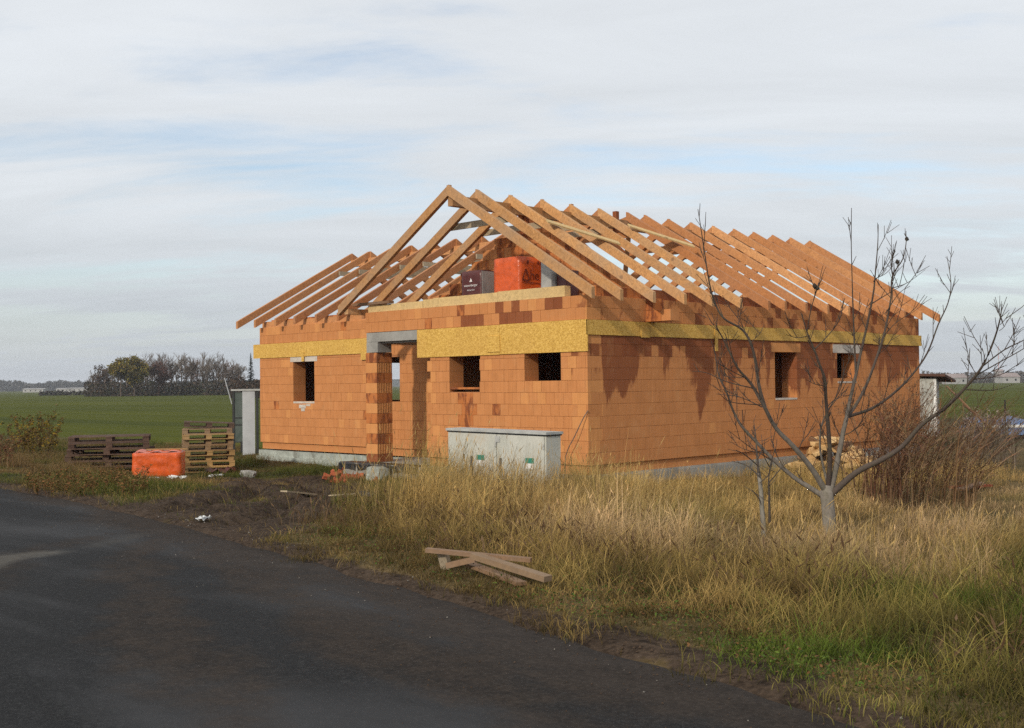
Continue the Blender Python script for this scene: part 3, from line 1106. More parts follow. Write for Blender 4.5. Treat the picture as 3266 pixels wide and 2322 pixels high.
RY = [-0.475, 0.40, 1.47, 2.57, 3.63, 4.72, 5.86, 6.60, 7.63, 8.67, 9.73, 10.79, 11.84, 12.89, 13.92, 15.07]
for i, y in enumerate(RY):
    mt = MAT['rafter_weather'] if i < 6 else MAT['rafter']
    main_rafter(y, 1, 0.585 + R.uniform(-.045, .03), mt)
    if y < 1.6 or y > 10.6: xe = -7.78
    else: xe = max(valley_x(y), -7.78)
    if XR - xe > 0.25: main_rafter(y, -1, xe, MAT['rafter_weather'] if i < 3 else MAT['rafter_red'])
    if (y < 4.8 or y > 7) and abs(y - 1.95) > 0.2 and i > 0:
        zc = 5.39 + R.uniform(-.03, .03)
        hw = (ZR - 0.10 - zc) / MS
        mb = MB(); mb.box(XR - hw, XR + hw, y + 0.105, y + 0.145, zc - 0.075, zc + 0.075)
        mb.build('collar_tie', MAT['board'] if i < 5 else MAT['rafter'], house)
WX = [-15.79, -14.80, -13.69, -12.67, -11.62, -10.58, -9.45, -8.35, -7.25, -6.15, -5.1]
for i, x in enumerate(WX):
    for side in (-1, 1):
        ye = YR + side * 4.43
        if x > -7.78:
            ye = YR + side * min(4.43, (ZW - (ZR - MS * abs(x - XR))) / MW)
        if abs(ye - YR) > 0.3: wing_rafter(x, side, ye, MAT['rafter_red'])
    if i > 0 and x < -8:
        zc = 5.30 + R.uniform(-.03, .03); hw = (ZW - 0.10 - zc) / MW
        mb = MB(); mb.box(x + 0.115, x + 0.155, YR - hw, YR + hw, zc - 0.07, zc + 0.07)
        mb.build('collar_tie', MAT['board'], house)
# valley timbers
for sgn in (-1, 1):
    yv = YR + sgn * 4.43
    mb = MB()
    xa = valley_x(yv)
    mb.beam((xa, yv, ZW - MW * 4.43 - 0.16), (XR - 0.05, YR, ZR - 0.16), 0.12, 0.2)
    mb.build('valley_rafter', MAT['rafter'], house)
# ridge beam, wall plates
mb = MB(); mb.box(XR - 0.08, XR + 0.08, -0.42, 15.0, 5.70, 5.94); mb.build('ridge_beam', MAT['rafter_weather'], house)
mb = MB(); mb.box(-15.7, XR - 0.1, YR - 0.07, YR + 0.07, 5.70, 5.92); mb.build('ridge_beam', MAT['rafter'], house)
mb = MB(); mb.box(-0.34, -0.20, 0.5, 15.02, 3.56, 3.74); mb.build('wall_plate', MAT['rafter'], house)
mb = MB(); mb.box(XW, -7.9, RW + 0.10, RW + 0.24, 3.50, 3.68); mb.build('wall_plate', MAT['rafter'], house)
mb = MB(); mb.box(-7.62, -7.48, -0.4, RW - 0.3, 3.46, 3.60); mb.build('wall_plate', MAT['rafter_weather'], house)
# plate pieces lying along the head of the front wall
for a, b, z0_, z1_ in ((-7.22, -5.15, 3.503, 3.672), (-5.14, -4.78, 3.503, 3.70), (-4.77, -2.62, 3.503, 3.715), (-2.61, -0.62, 3.503, 3.73)):
    mb = MB(); mb.box(a, b, 0.02 + R.uniform(-.01, .015), 0.20, z0_, z1_); mb.build('plate_board', MAT['beam'], house)
mb = MB(); mb.box(-7.75, -6.3, -0.06, 0.10, 3.685, 3.75); mb.build('plate_board', MAT['plank'], house)
# loose boards left lying on the rafters and a post end above the ridge
for (a, b) in (((-2.55, 4.55, 5.60), (-1.75, 6.15, 5.13)), ((-2.2, 1.2, 5.36), (-1.5, 2.9, 4.92))):
    mb = MB(); mb.beam(a, b, 0.20, 0.03, (0.52, 0, 0.85)); mb.build('loose_board', MAT['beam'], house)
mb = MB(); mb.box(-3.62, -3.50, 5.22, 5.34, 5.4, 6.13); mb.build('post', MAT['brick_wet_shade'], house)

# ================================================================== things on the plot


def on_y(px, py, y):
    r = ray(px, py); return CAM + r * (y - CAM[1]) / r[1]


def text_mesh(txt, size, mat, name='print', extrude=0.001):
    cu = bpy.data.curves.new('txt', 'FONT')
    cu.body = txt; cu.size = size; cu.extrude = extrude; cu.align_x = 'CENTER'
    cu.resolution_u = 2
    ob = bpy.data.objects.new('txt', cu)
    dg = bpy.context.evaluated_depsgraph_get()
    COL.objects.link(ob); dg.update()
    me = bpy.data.meshes.new_from_object(ob.evaluated_get(dg))
    bpy.data.objects.remove(ob); bpy.data.curves.remove(cu)
    me.name = name; me.materials.clear(); me.materials.append(mat)
    return me


def film_box(lx, ly, lz, mat, seed, bulge=0.02, n=9):
    """a shrink-wrapped pack: rounded, slightly lumpy box standing on z = 0"""
    bm = bmesh.new()
    bmesh.ops.create_cube(bm, size=1.0)
    bmesh.ops.subdivide_edges(bm, edges=bm.edges, cuts=n, use_grid_fill=True)
    for v in bm.verts:
        p = v.co * 2
        q = Vector(p)
        k = 1 - 0.008 * (abs(p.x) ** 6 * abs(p.y) ** 6 + abs(p.x) ** 6 * abs(p.z) ** 6 + abs(p.z) ** 6 * abs(p.y) ** 6)
        w = (float(vnoise(np.array([p.x * 3 + p.z * 2]), np.array([p.y * 3 - p.z * 2.5]), 0.9, seed)[0]) - 0.5) * bulge * 2
        v.co = Vector((q.x * lx / 2 * k, q.y * ly / 2 * k, (q.z * k + 1) * lz / 2)) + Vector(p).normalized() * w
    for f in bm.faces: f.smooth = True
    me = bpy.data.meshes.new('film'); bm.to_mesh(me); bm.free()
    me.materials.append(mat)
    return me


PALLET_MESH = {}


def pmesh(key, dims, mat):
    k = (key, dims, mat.name)
    if k not in PALLET_MESH:
        mb = MB(); lx, ly, lz = dims
        mb.box(-lx / 2, lx / 2, -ly / 2, ly / 2, 0, lz)
        PALLET_MESH[k] = mb.mesh(key, mat)
    return PALLET_MESH[k]


def make_pallet(loc, rz, lx, ly, mat, label, group, tilt=(0, 0)):
    p = empty('pallet', loc, rz)
    p.rotation_euler = (tilt[0], tilt[1], rz)
    tag(p, label, 'pallet', group)
    bl, bw, bh = 0.145, 0.12, 0.078
    for iy in (-1, 0, 1):
        o = link('bottom_board', pmesh('bottom_board', (lx, 0.10, 0.022), mat), p); o.location = (0, iy * (ly / 2 - 0.05), 0)
        for ix in (-1, 0, 1):
            o = link('block', pmesh('block', (bl, bw - .02, bh), mat), p)
            o.location = (ix * (lx / 2 - bl / 2), iy * (ly / 2 - 0.06) + R.uniform(-.004, .004), 0.022)
    for ix in (-1, 0, 1):
        o = link('cross_board', pmesh('cross_board', (bl, ly, 0.022), mat), p); o.location = (ix * (lx / 2 - bl / 2), 0, 0.10)
    for k in range(5):
        y = -ly / 2 + 0.06 + k * (ly - 0.12) / 4
        o = link('top_board', pmesh('top_board', (lx, 0.12 if k % 2 == 0 else 0.10, 0.022), mat), p); o.location = (R.uniform(-.008, .008), y, 0.122)
    return p


# --- tall stack of pallets
b = on_ground(668, 1512)
sx, sy = b[0] - 0.42, b[1] + 0.22
zb = gz(sx, sy) + 0.02
stack = [('pallet', 'yellow pallet at the bottom of the tall stack beside the orange pack'),
         ('pallet', 'yellow pallet second from the bottom of the tall stack'),
         ('pallet', 'yellow pallet third from the bottom of the tall stack'),
         ('pallet', 'yellow pallet fourth from the bottom of the tall stack'),
         ('pallet_mid', 'brown pallet fifth from the bottom of the tall stack'),
         ('pallet_mid', 'brown pallet sixth from the bottom of the tall stack'),
         ('pallet', 'light pallet third from the top of the tall stack'),
         ('pallet_mid', 'greyed pallet just under the dark top pallet of the tall stack'),
         ('pallet_old', 'dark slightly tilted pallet on top of the tall stack')]
for i, (mk, lab) in enumerate(stack):
    tl = (0, 0) if i < 8 else (0.0, 0.05)
    make_pallet((sx + R.uniform(-.055, .055), sy + R.uniform(-.055, .055), zb + i * 0.1455 + (0.02 if i == 8 else 0)), math.radians(61 + R.uniform(-4, 4)), 1.30, 0.84, MAT[mk], lab,
                'pallets of the tall stack', tl)
# --- low stack of old dark pallets
b = on_ground(335, 1508)
lxo, lyo = b[0] - 0.35, b[1] + 0.35
zb2 = gz(lxo, lyo) + 0.01
low = ['dark rotten pallet at the bottom of the low stack by the field', 'dark rotten pallet second from the bottom of the low stack',
       'dark rotten pallet third from the bottom of the low stack', 'dark rotten pallet third from the top of the low stack', 'dark rotten pallet second from the top of the low stack', 'dark rotten pallet on top of the low stack by the field']
for i, lab in enumerate(low):
    make_pallet((lxo + R.uniform(-.16, .16), lyo + R.uniform(-.12, .12), zb2 + i * 0.146), math.radians(57 + R.uniform(-7, 7)), 1.85, 1.1, MAT['pallet_old'], lab,
                'dark pallets of the low stack')

# --- orange pack in front of them
b = on_ground(488, 1522)
pk = empty('brick_pack', (b[0] - 0.28, b[1] + 0.30, gz(b[0] - .28, b[1] + .3) + 0.03), math.radians(54))
tag(pk, 'bright orange film wrapped pack of bricks on the grass between the pallet stacks', 'brick pack')
link('film', film_box(1.08, 0.8, 0.56, MAT['orange_wrap'], 3, 0.014), pk)
mb = MB()
for k in range(10):
    a0 = (-0.5 + k * 0.1, -0.2, 0.572 + 0.02 * math.sin(k * 1.7)); a1 = (-0.5 + (k + 1) * 0.1, -0.2, 0.572 + 0.02 * math.sin((k + 1) * 1.7))
    mb.add([a0, a1, (a1[0], 0.25, a1[2] + 0.035), (a0[0], 0.25, a0[2] + 0.03)], [(0, 1, 2, 3)])
mb.build('torn_flap', MAT['orange_wrap'], pk)
mb = MB(); mb.box(-0.3, 0.62, 0.12, 0.2, 0.60, 0.63); mb.build('batten', MAT['pallet'], pk)

# --- packs standing on the slab in the open gable
def pack(name, x0, x1, y0_, y1_, ztop, mat, seed, label, cat='brick pack'):
    e_ = empty(name, ((x0 + x1) / 2, (y0_ + y1_) / 2, 2.99))
    tag(e_, label, cat)
    o = link('film', film_box(x1 - x0, y1_ - y0_, ztop - 2.99 - 0.13, mat, seed, 0.006), e_); o.location = (0, 0, 0.13)
    for s_ in (-1, 0, 1):
        mb = MB(); w = (x1 - x0) / 2
        mb.box(s_ * (w - 0.06) - 0.05, s_ * (w - 0.06) + 0.05, -(y1_ - y0_) / 2, (y1_ - y0_) / 2, 0, 0.13)
        mb.build('pallet_block', MAT['pallet'], e_)
    return e_


op = pack('brick_pack', -3.73, -2.89, 1.0, 1.86, 4.62, MAT['orange_wrap'], 12, 'orange film wrapped brick pack standing in the open gable')
tm = text_mesh('he', 0.32, MAT['dark_ink'])
o = link('print', tm, op); o.rotation_euler = (math.pi / 2, 0, math.pi / 2); o.location = (0.432, 0.06, 1.10)
mb = MB()
for a_, b_ in (((-0.34, 1.08), (-0.12, 1.08)), ((-0.34, 1.08), (-0.23, 1.34)), ((-0.12, 1.08), (-0.23, 1.34))):
    mb.beam((0.434, a_[0], a_[1]), (0.434, b_[0], b_[1]), 0.035, 0.004, (1, 0, 0))
mb.beam((0.434, -0.34, 1.03), (0.434, 0.40, 1.03), 0.018, 0.004, (1, 0, 0))
for yy in (-0.16, 0.18, 0.28, 0.36):
    mb.beam((0.434, yy, 1.46), (0.434, yy, 1.54), 0.05, 0.004, (1, 0, 0))
mb.build('print_mark', MAT['dark_ink'], op)
mp_ = pack('brick_pack', -4.82, -4.14, 0.98, 1.55, 4.40, MAT['maroon_wrap'], 15, 'maroon film wrapped brick pack with white print left of the orange one')
for txt, sz, zz in (('wienerberger', 0.085, 1.03), ('Building Value', 0.045, 0.93), ('POROTHERM', 0.07, 0.76)):
    o = link('print', text_mesh(txt, sz, MAT['white_ink']), mp_); o.rotation_euler = (math.pi / 2, 0, 0); o.location = (0.0, -0.302, zz)
mb = MB(); mb.add([(-0.05, -0.302, 1.14), (0.05, -0.302, 1.14), (0.03, -0.302, 1.19), (0.0, -0.302, 1.23), (-0.02, -0.302, 1.18)], [(0, 1, 2, 3, 4)]); mb.build('print_mark', MAT['white_ink'], mp_)
mb = MB(); mb.box(0.337, 0.352, -0.26, 0.27, 0.35, 1.38); mb.build('side_film', MAT['grey_wrap'], mp_)
gp = pack('block_pack', -1.86, -1.56, 0.62, 0.9, 4.37, MAT['grey_wrap'], 18, 'narrow grey wrapped pack of blocks right of the orange pack in the gable')
mr_ = pack('brick_pack', -1.50, -1.22, 0.75, 1.15, 4.16, MAT['maroon_wrap'], 21, 'small maroon wrapped pack half hidden behind the front right rafter')

# --- electricity cabinet
yc = -3.5
xl, xr = -0.395, 2.085
zt = 0.83; zg = -0.62
cab = empty('electricity_cabinet', ((xl + xr) / 2, yc, zg))
cab.rotation_euler = (0, math.radians(0.6), 0)
tag(cab, 'wide pale grey electricity cabinet standing in tall dry grass before the house', 'cabinet')
W, H = xr - xl, zt - zg
mb = MB(); mb.box(-W / 2, W / 2, 0.0, 0.36, 0, H); mb.build('body', MAT['cabinet'], cab)
mb = MB(); mb.box(-W / 2 - 0.03, W / 2 + 0.03, -0.035, 0.40, H + 0.002, H + 0.045); mb.build('lid', MAT['lid'], cab)
mb = MB(); mb.box(-W / 2 - 0.015, W / 2 + 0.015, -0.018, 0.38, H - 0.022, H); mb.build('gasket', MAT['dark_metal'], cab)
for (a_, b_) in ((1432, 1583), (1588, 1736)):
    x0 = on_y(a_, 1450, yc)[0] - (xl + xr) / 2; x1 = on_y(b_, 1450, yc)[0] - (xl + xr) / 2
    mb = MB(); mb.box(x0, x1, -0.016, -0.002, 0.16, H - 0.03); d_ = mb.build('door', MAT['cabinet'], cab)
    lx_ = x0 + (0.50 if a_ < 1500 else 0.07) * (x1 - x0)
    mb = MB(); mb.box(lx_ - 0.022, lx_ + 0.022, -0.034, -0.0165, H - 0.66, H - 0.44); mb.build('handle', MAT['lock'], d_)
    for zz in (0.35, H - 0.25):
        mb = MB(); mb.box(x1 - 0.03, x1 + 0.004, -0.026, -0.0165, zz, zz + 0.09); mb.build('hinge', MAT['lid'], d_)
for px_ in (1533, 1690):
    x = on_y(px_, 1450, yc)[0] - (xl + xr) / 2
    mb = MB(); mb.box(x - 0.10, x + 0.10, -0.020, -0.0165, H - 0.50, H - 0.41); mb.build('green_label', MAT['green_label'], cab)
    mb = MB(); mb.box(x - 0.095, x + 0.095, -0.020, -0.0165, H - 0.60, H - 0.503); mb.build('white_label', MAT['white_paint'], cab)
x = on_y(1587, 1390, yc)[0] - (xl + xr) / 2
mb = MB(); mb.box(x - 0.06, x + 0.06, -0.024, -0.0165, H - 0.17, H - 0.06); mb.build('plate', MAT['lid'], cab)

# --- planks in the grass by the road
def plank(pa, pb, w, t, mat, label, la=0.06, lb=0.06):
    a = on_ground(*pa, lift=la); b = on_ground(*pb, lift=lb)
    c = (a + b) / 2; d = b - a
    L_ = float(np.linalg.norm(d))
    mb = MB(); mb.box(-L_ / 2, L_ / 2, -w / 2, w / 2, -t / 2, t / 2)
    me = mb.mesh('plank', mat)
    o = link('plank', me)
    o.location = c
    o.rotation_euler = Vector(d).to_track_quat('X', 'Z').to_euler()
    tag(o, label, 'plank')
    return o


plank((1360, 1754), (1694, 1786), 0.08, 0.035, MAT['plank'], 'long thin reddish board at the back of the plank pile in the roadside grass', .22, .16)
plank((1512, 1772), (1748, 1846), 0.095, 0.045, MAT['pallet_mid'], 'thick pale beam lying on top of the plank pile by the road', .24, .14)
plank((1430, 1803), (1520, 1782), 0.09, 0.05, MAT['plank'], 'short brown board under the plank pile by the road', .08, .16)
plank((1412, 1762), (1424, 1812), 0.09, 0.05, MAT['board'], 'short grey stake leaning at the left end of the plank pile', .18, .04)
plank((1500, 1800), (1665, 1862), 0.10, 0.03, MAT['plank'], 'flat dark board lowest in front of the plank pile', .07, .03)
plank((905, 1567), (1000, 1577), 0.13, 0.03, MAT['board'], 'pale board lying flat on the mud before the porch', .05, .05)
plank((1055, 1582), (1140, 1576), 0.11, 0.03, MAT['board'], 'second pale board on the ground nearer the broken bricks', .05, .05)
plank((3040, 1555), (3150, 1548), 0.2, 0.04, MAT['brick_red'], 'reddish board on the ground right of the dry bushes', .08, .08)
plank((3060, 1563), (3130, 1540), 0.14, 0.04, MAT['plank'], 'brown board crossing the reddish one right of the bushes', .14, .14)

# --- heap of offcuts by the long wall
for i in range(44):
    lx_, ly_ = R.uniform(2510, 2760), R.uniform(0, 1)
    top = 62 * math.exp(-((lx_ - 2650) / 75) ** 2)
    p = on_ground(lx_, 1508 - 14 * ly_)
    k = R.uniform(0, 1)
    L_ = R.uniform(0.45, 0.95); w = R.uniform(0.14, 0.28); t = R.uniform(0.08, 0.16)
    bm = bmesh.new(); bmesh.ops.create_cube(bm, size=1.0)
    for v in bm.verts:
        v.co = Vector((v.co.x * L_, v.co.y * w * (1 + 0.3 * v.co.z), v.co.z * t)) + Vector([R.uniform(-.012, .012) for _ in range(3)])
    bmesh.ops.bevel(bm, geom=bm.edges, offset=0.012, segments=1, affect='EDGES')
    me = bpy.data.meshes.new('wood_offcut'); bm.to_mesh(me); bm.free(); me.materials.append(MAT['log'] if R.random() < .75 else MAT['plank'])
    o = link('wood_offcut', me)
    o.location = (p[0], p[1], p[2] + 0.12 + k * top * 0.0125)
    o.rotation_euler = (R.uniform(-.5, .5), R.uniform(-.35, .35), R.uniform(0, 3.14))
    tag(o, 'pale timber offcut in the heap at the foot of the long wall', 'offcut', 'timber offcuts heaped by the long wall')

# --- broken bricks by the porch (too small to pick apart)
mb = MB()
for i in range(90):
    px, py = R.gauss(1140, 38), R.gauss(1522, 9)
    p = on_ground(px, py)
    s_ = R.uniform(0.03, 0.10)
    A = Matrix.Rotation(R.uniform(0, 6), 3, Vector((R.random(), R.random(), R.random() + .1)).normalized())
    q = [A @ Vector((x * s_ * R.uniform(.6, 1.2), y * s_ * R.uniform(.5, 1), z * s_ * .5)) + Vector(p) + Vector((0, 0, .03 + R.random() * 0.1 * math.exp(-((px - 1150) / 30) ** 2))) for x in (-1, 1) for y in (-1, 1) for z in (-1, 1)]
    mb.add(q, [(0, 1, 3, 2), (4, 6, 7, 5), (0, 4, 5, 1), (2, 3, 7, 6), (0, 2, 6, 4), (1, 5, 7, 3)])
o = mb.build('brick_rubble', MAT['brick_red']); tag(o, 'small heap of broken red bricks left of the porch step', 'rubble', kind='stuff')

# --- concrete block and stone
def lump(name, px, py, dims, mat, seed, label, cat, rz=0.4, rough=0.03):
    p = on_ground(px, py)
    bm = bmesh.new(); bmesh.ops.create_cube(bm, size=1.0)
    bmesh.ops.subdivide_edges(bm, edges=bm.edges, cuts=3, use_grid_fill=True)
    r_ = random.Random(seed)
    for v in bm.verts:
        q = v.co * 2; l = max(1.0, q.length)
        v.co = Vector((q.x / l ** .5 * dims[0] / 2, q.y / l ** .5 * dims[1] / 2, (q.z / l ** .5) * dims[2] / 2)) + Vector([r_.uniform(-rough, rough) for _ in range(3)])
    me = bpy.data.meshes.new(name); bm.to_mesh(me); bm.free(); me.materials.append(mat)
    o = link(name, me); o.location = (p[0], p[1], p[2] + dims[2] * 0.36); o.rotation_euler = (0.05, 0.06, rz)
    tag(o, label, cat); return o


lump('concrete_block', 1205, 1535, (0.55, 0.4, 0.42), MAT['slab_white'], 1, 'pale concrete block under the edge of the porch', 'block', 0.1, 0.012)
lump('concrete_block', 1330, 1532, (0.9, 0.5, 0.40), MAT['concrete'], 4, 'grey lump of concrete right of the porch step', 'block', 0.5, 0.05)
lump('stone', 792, 1524, (0.42, 0.3, 0.22), MAT['concrete'], 2, 'grey stone lying right of the tall pallet stack', 'stone', 0.7, 0.02)


def scrap(px, py, w, h, mat, label, seed, curl=0.08):
    p = on_ground(px, py); r_ = random.Random(seed); n = 7
    mb = MB()
    vs = [((i / n - .5) * w + r_.uniform(-.02, .02), (j / n - .5) * h + r_.uniform(-.02, .02), 0.02 + curl * r_.random()) for j in range(n + 1) for i in range(n + 1)]
    fs = [(j * (n + 1) + i, j * (n + 1) + i + 1, (j + 1) * (n + 1) + i + 1, (j + 1) * (n + 1) + i) for j in range(n) for i in range(n)]
    mb.add(vs, fs)
    o = mb.build('foam_scrap', mat); o.location = p; o.rotation_euler = (0, 0, r_.uniform(0, 3))
    tag(o, label, 'litter')


scrap(566, 1530, 0.38, 0.26, MAT['white_trash'], 'white scrap of foam on the ground right of the orange pack', 1)
scrap(486, 1529, 0.30, 0.10, MAT['white_trash'], 'thin white strip on the ground before the orange pack', 2, 0.03)
scrap(648, 1664, 0.34, 0.13, MAT['white_trash'], 'crumpled white plastic in the mud beside the road', 3, 0.05)
scrap(705, 1515, 0.85, 0.35, MAT['maroon_wrap'], 'crumpled maroon film lying against the tall pallet stack', 4, 0.2)
scrap(690, 1522, 0.5, 0.12, MAT['white_trash'], 'white torn film below the maroon film by the pallets', 5, 0.06)
scrap(1422, 2056, 0.16, 0.05, MAT['white_trash'], 'small white scrap lying on the asphalt', 6, 0.01)
scrap(1190, 1586, 0.55, 0.22, MAT['black_film'], 'piece of black sheeting on the ground before the porch', 7, 0.10)

# --- glazed steel frame with a grey panel behind the left end of the house
c0 = on_z(783, 1456, -0.6)
shed = empty('steel_frame_shed', (c0[0], c0[1], -0.62), math.radians(44.7))
tag(shed, 'tall narrow shed of black steel frame, grey panel and dusty panes beside the house', 'shed')
hs = 2.18
for (x, y) in ((-0.38, 0), (0.40, 0), (-0.38, 1.1), (0.9, 1.1)):
    mb = MB(); mb.box(x - 0.035, x + 0.035, y - 0.035, y + 0.035, 0, hs); mb.build('post', MAT['dark_metal'], shed)
mb = MB(); mb.box(-0.45, 1.2, -0.08, 1.2, hs + .002, hs + 0.06); mb.build('roof_sheet', MAT['lid'], shed)
mb = MB(); mb.box(-0.08, 0.33, -0.045, -0.012, 0.06, hs - 0.01); mb.build('panel', MAT['grey_panel'], shed)
mb = MB(); mb.box(-0.345, -0.085, -0.012, 0.0, 0.5, hs - 0.05); mb.build('pane', MAT['pane'], shed)
for z in (0.48, 1.05, 1.28):
    mb = MB(); mb.box(-0.345, -0.085, -0.03, -0.013, z, z + 0.035); mb.build('rail', MAT['dark_metal'], shed)
mb = MB(); mb.tube([(-0.42, -0.06, 1.75), (-0.66, -0.06, 2.62)], 0.018, 5); mb.build('pole', MAT['grey_panel'], shed)

# ================================================================== vegetation
class CT:
    """tubes and leaf faces with a colour per vertex"""

    def __init__(s): s.mb = MB(); s.c = []

    def tube(s, pts, rad, n, col, cap=False):
        k = len(s.mb.v); s.mb.tube(pts, rad, n, cap=cap)
        m = len(s.mb.v) - k
        per = m // len(pts)
        for i in range(len(pts)):
            c = col[i] if isinstance(col, list) else col
            s.c.extend([c] * per)

    def face(s, vs, col):
        s.mb.add(vs, [tuple(range(len(vs)))]); s.c.extend([col] * len(vs))

    def build(s, name, mat, parent=None, smooth=True):
        me = s.mb.mesh(name, mat, smooth)
        ca = me.color_attributes.new('Col', 'FLOAT_COLOR', 'POINT')
        a = np.ones((len(s.c), 4), np.float32); a[:, :3] = np.array(s.c)
        ca.data.foreach_set('color', a.ravel())
        return link(name, me, parent)


def catmull(P, sub=4):
    P = [np.array(p, float) for p in P]
    if len(P) < 3: return P
    Q = [2 * P[0] - P[1]] + P + [2 * P[-1] - P[-2]]
    o = []
    for i in range(1, len(Q) - 2):
        for k in range(sub):
            t = k / sub
            a, b, c, d = Q[i - 1], Q[i], Q[i + 1], Q[i + 2]
            o.append(0.5 * ((2 * b) + (-a + c) * t + (2 * a - 5 * b + 4 * c - d) * t * t + (-a + 3 * b - 3 * c + d) * t ** 3))
    o.append(P[-1])
    return o


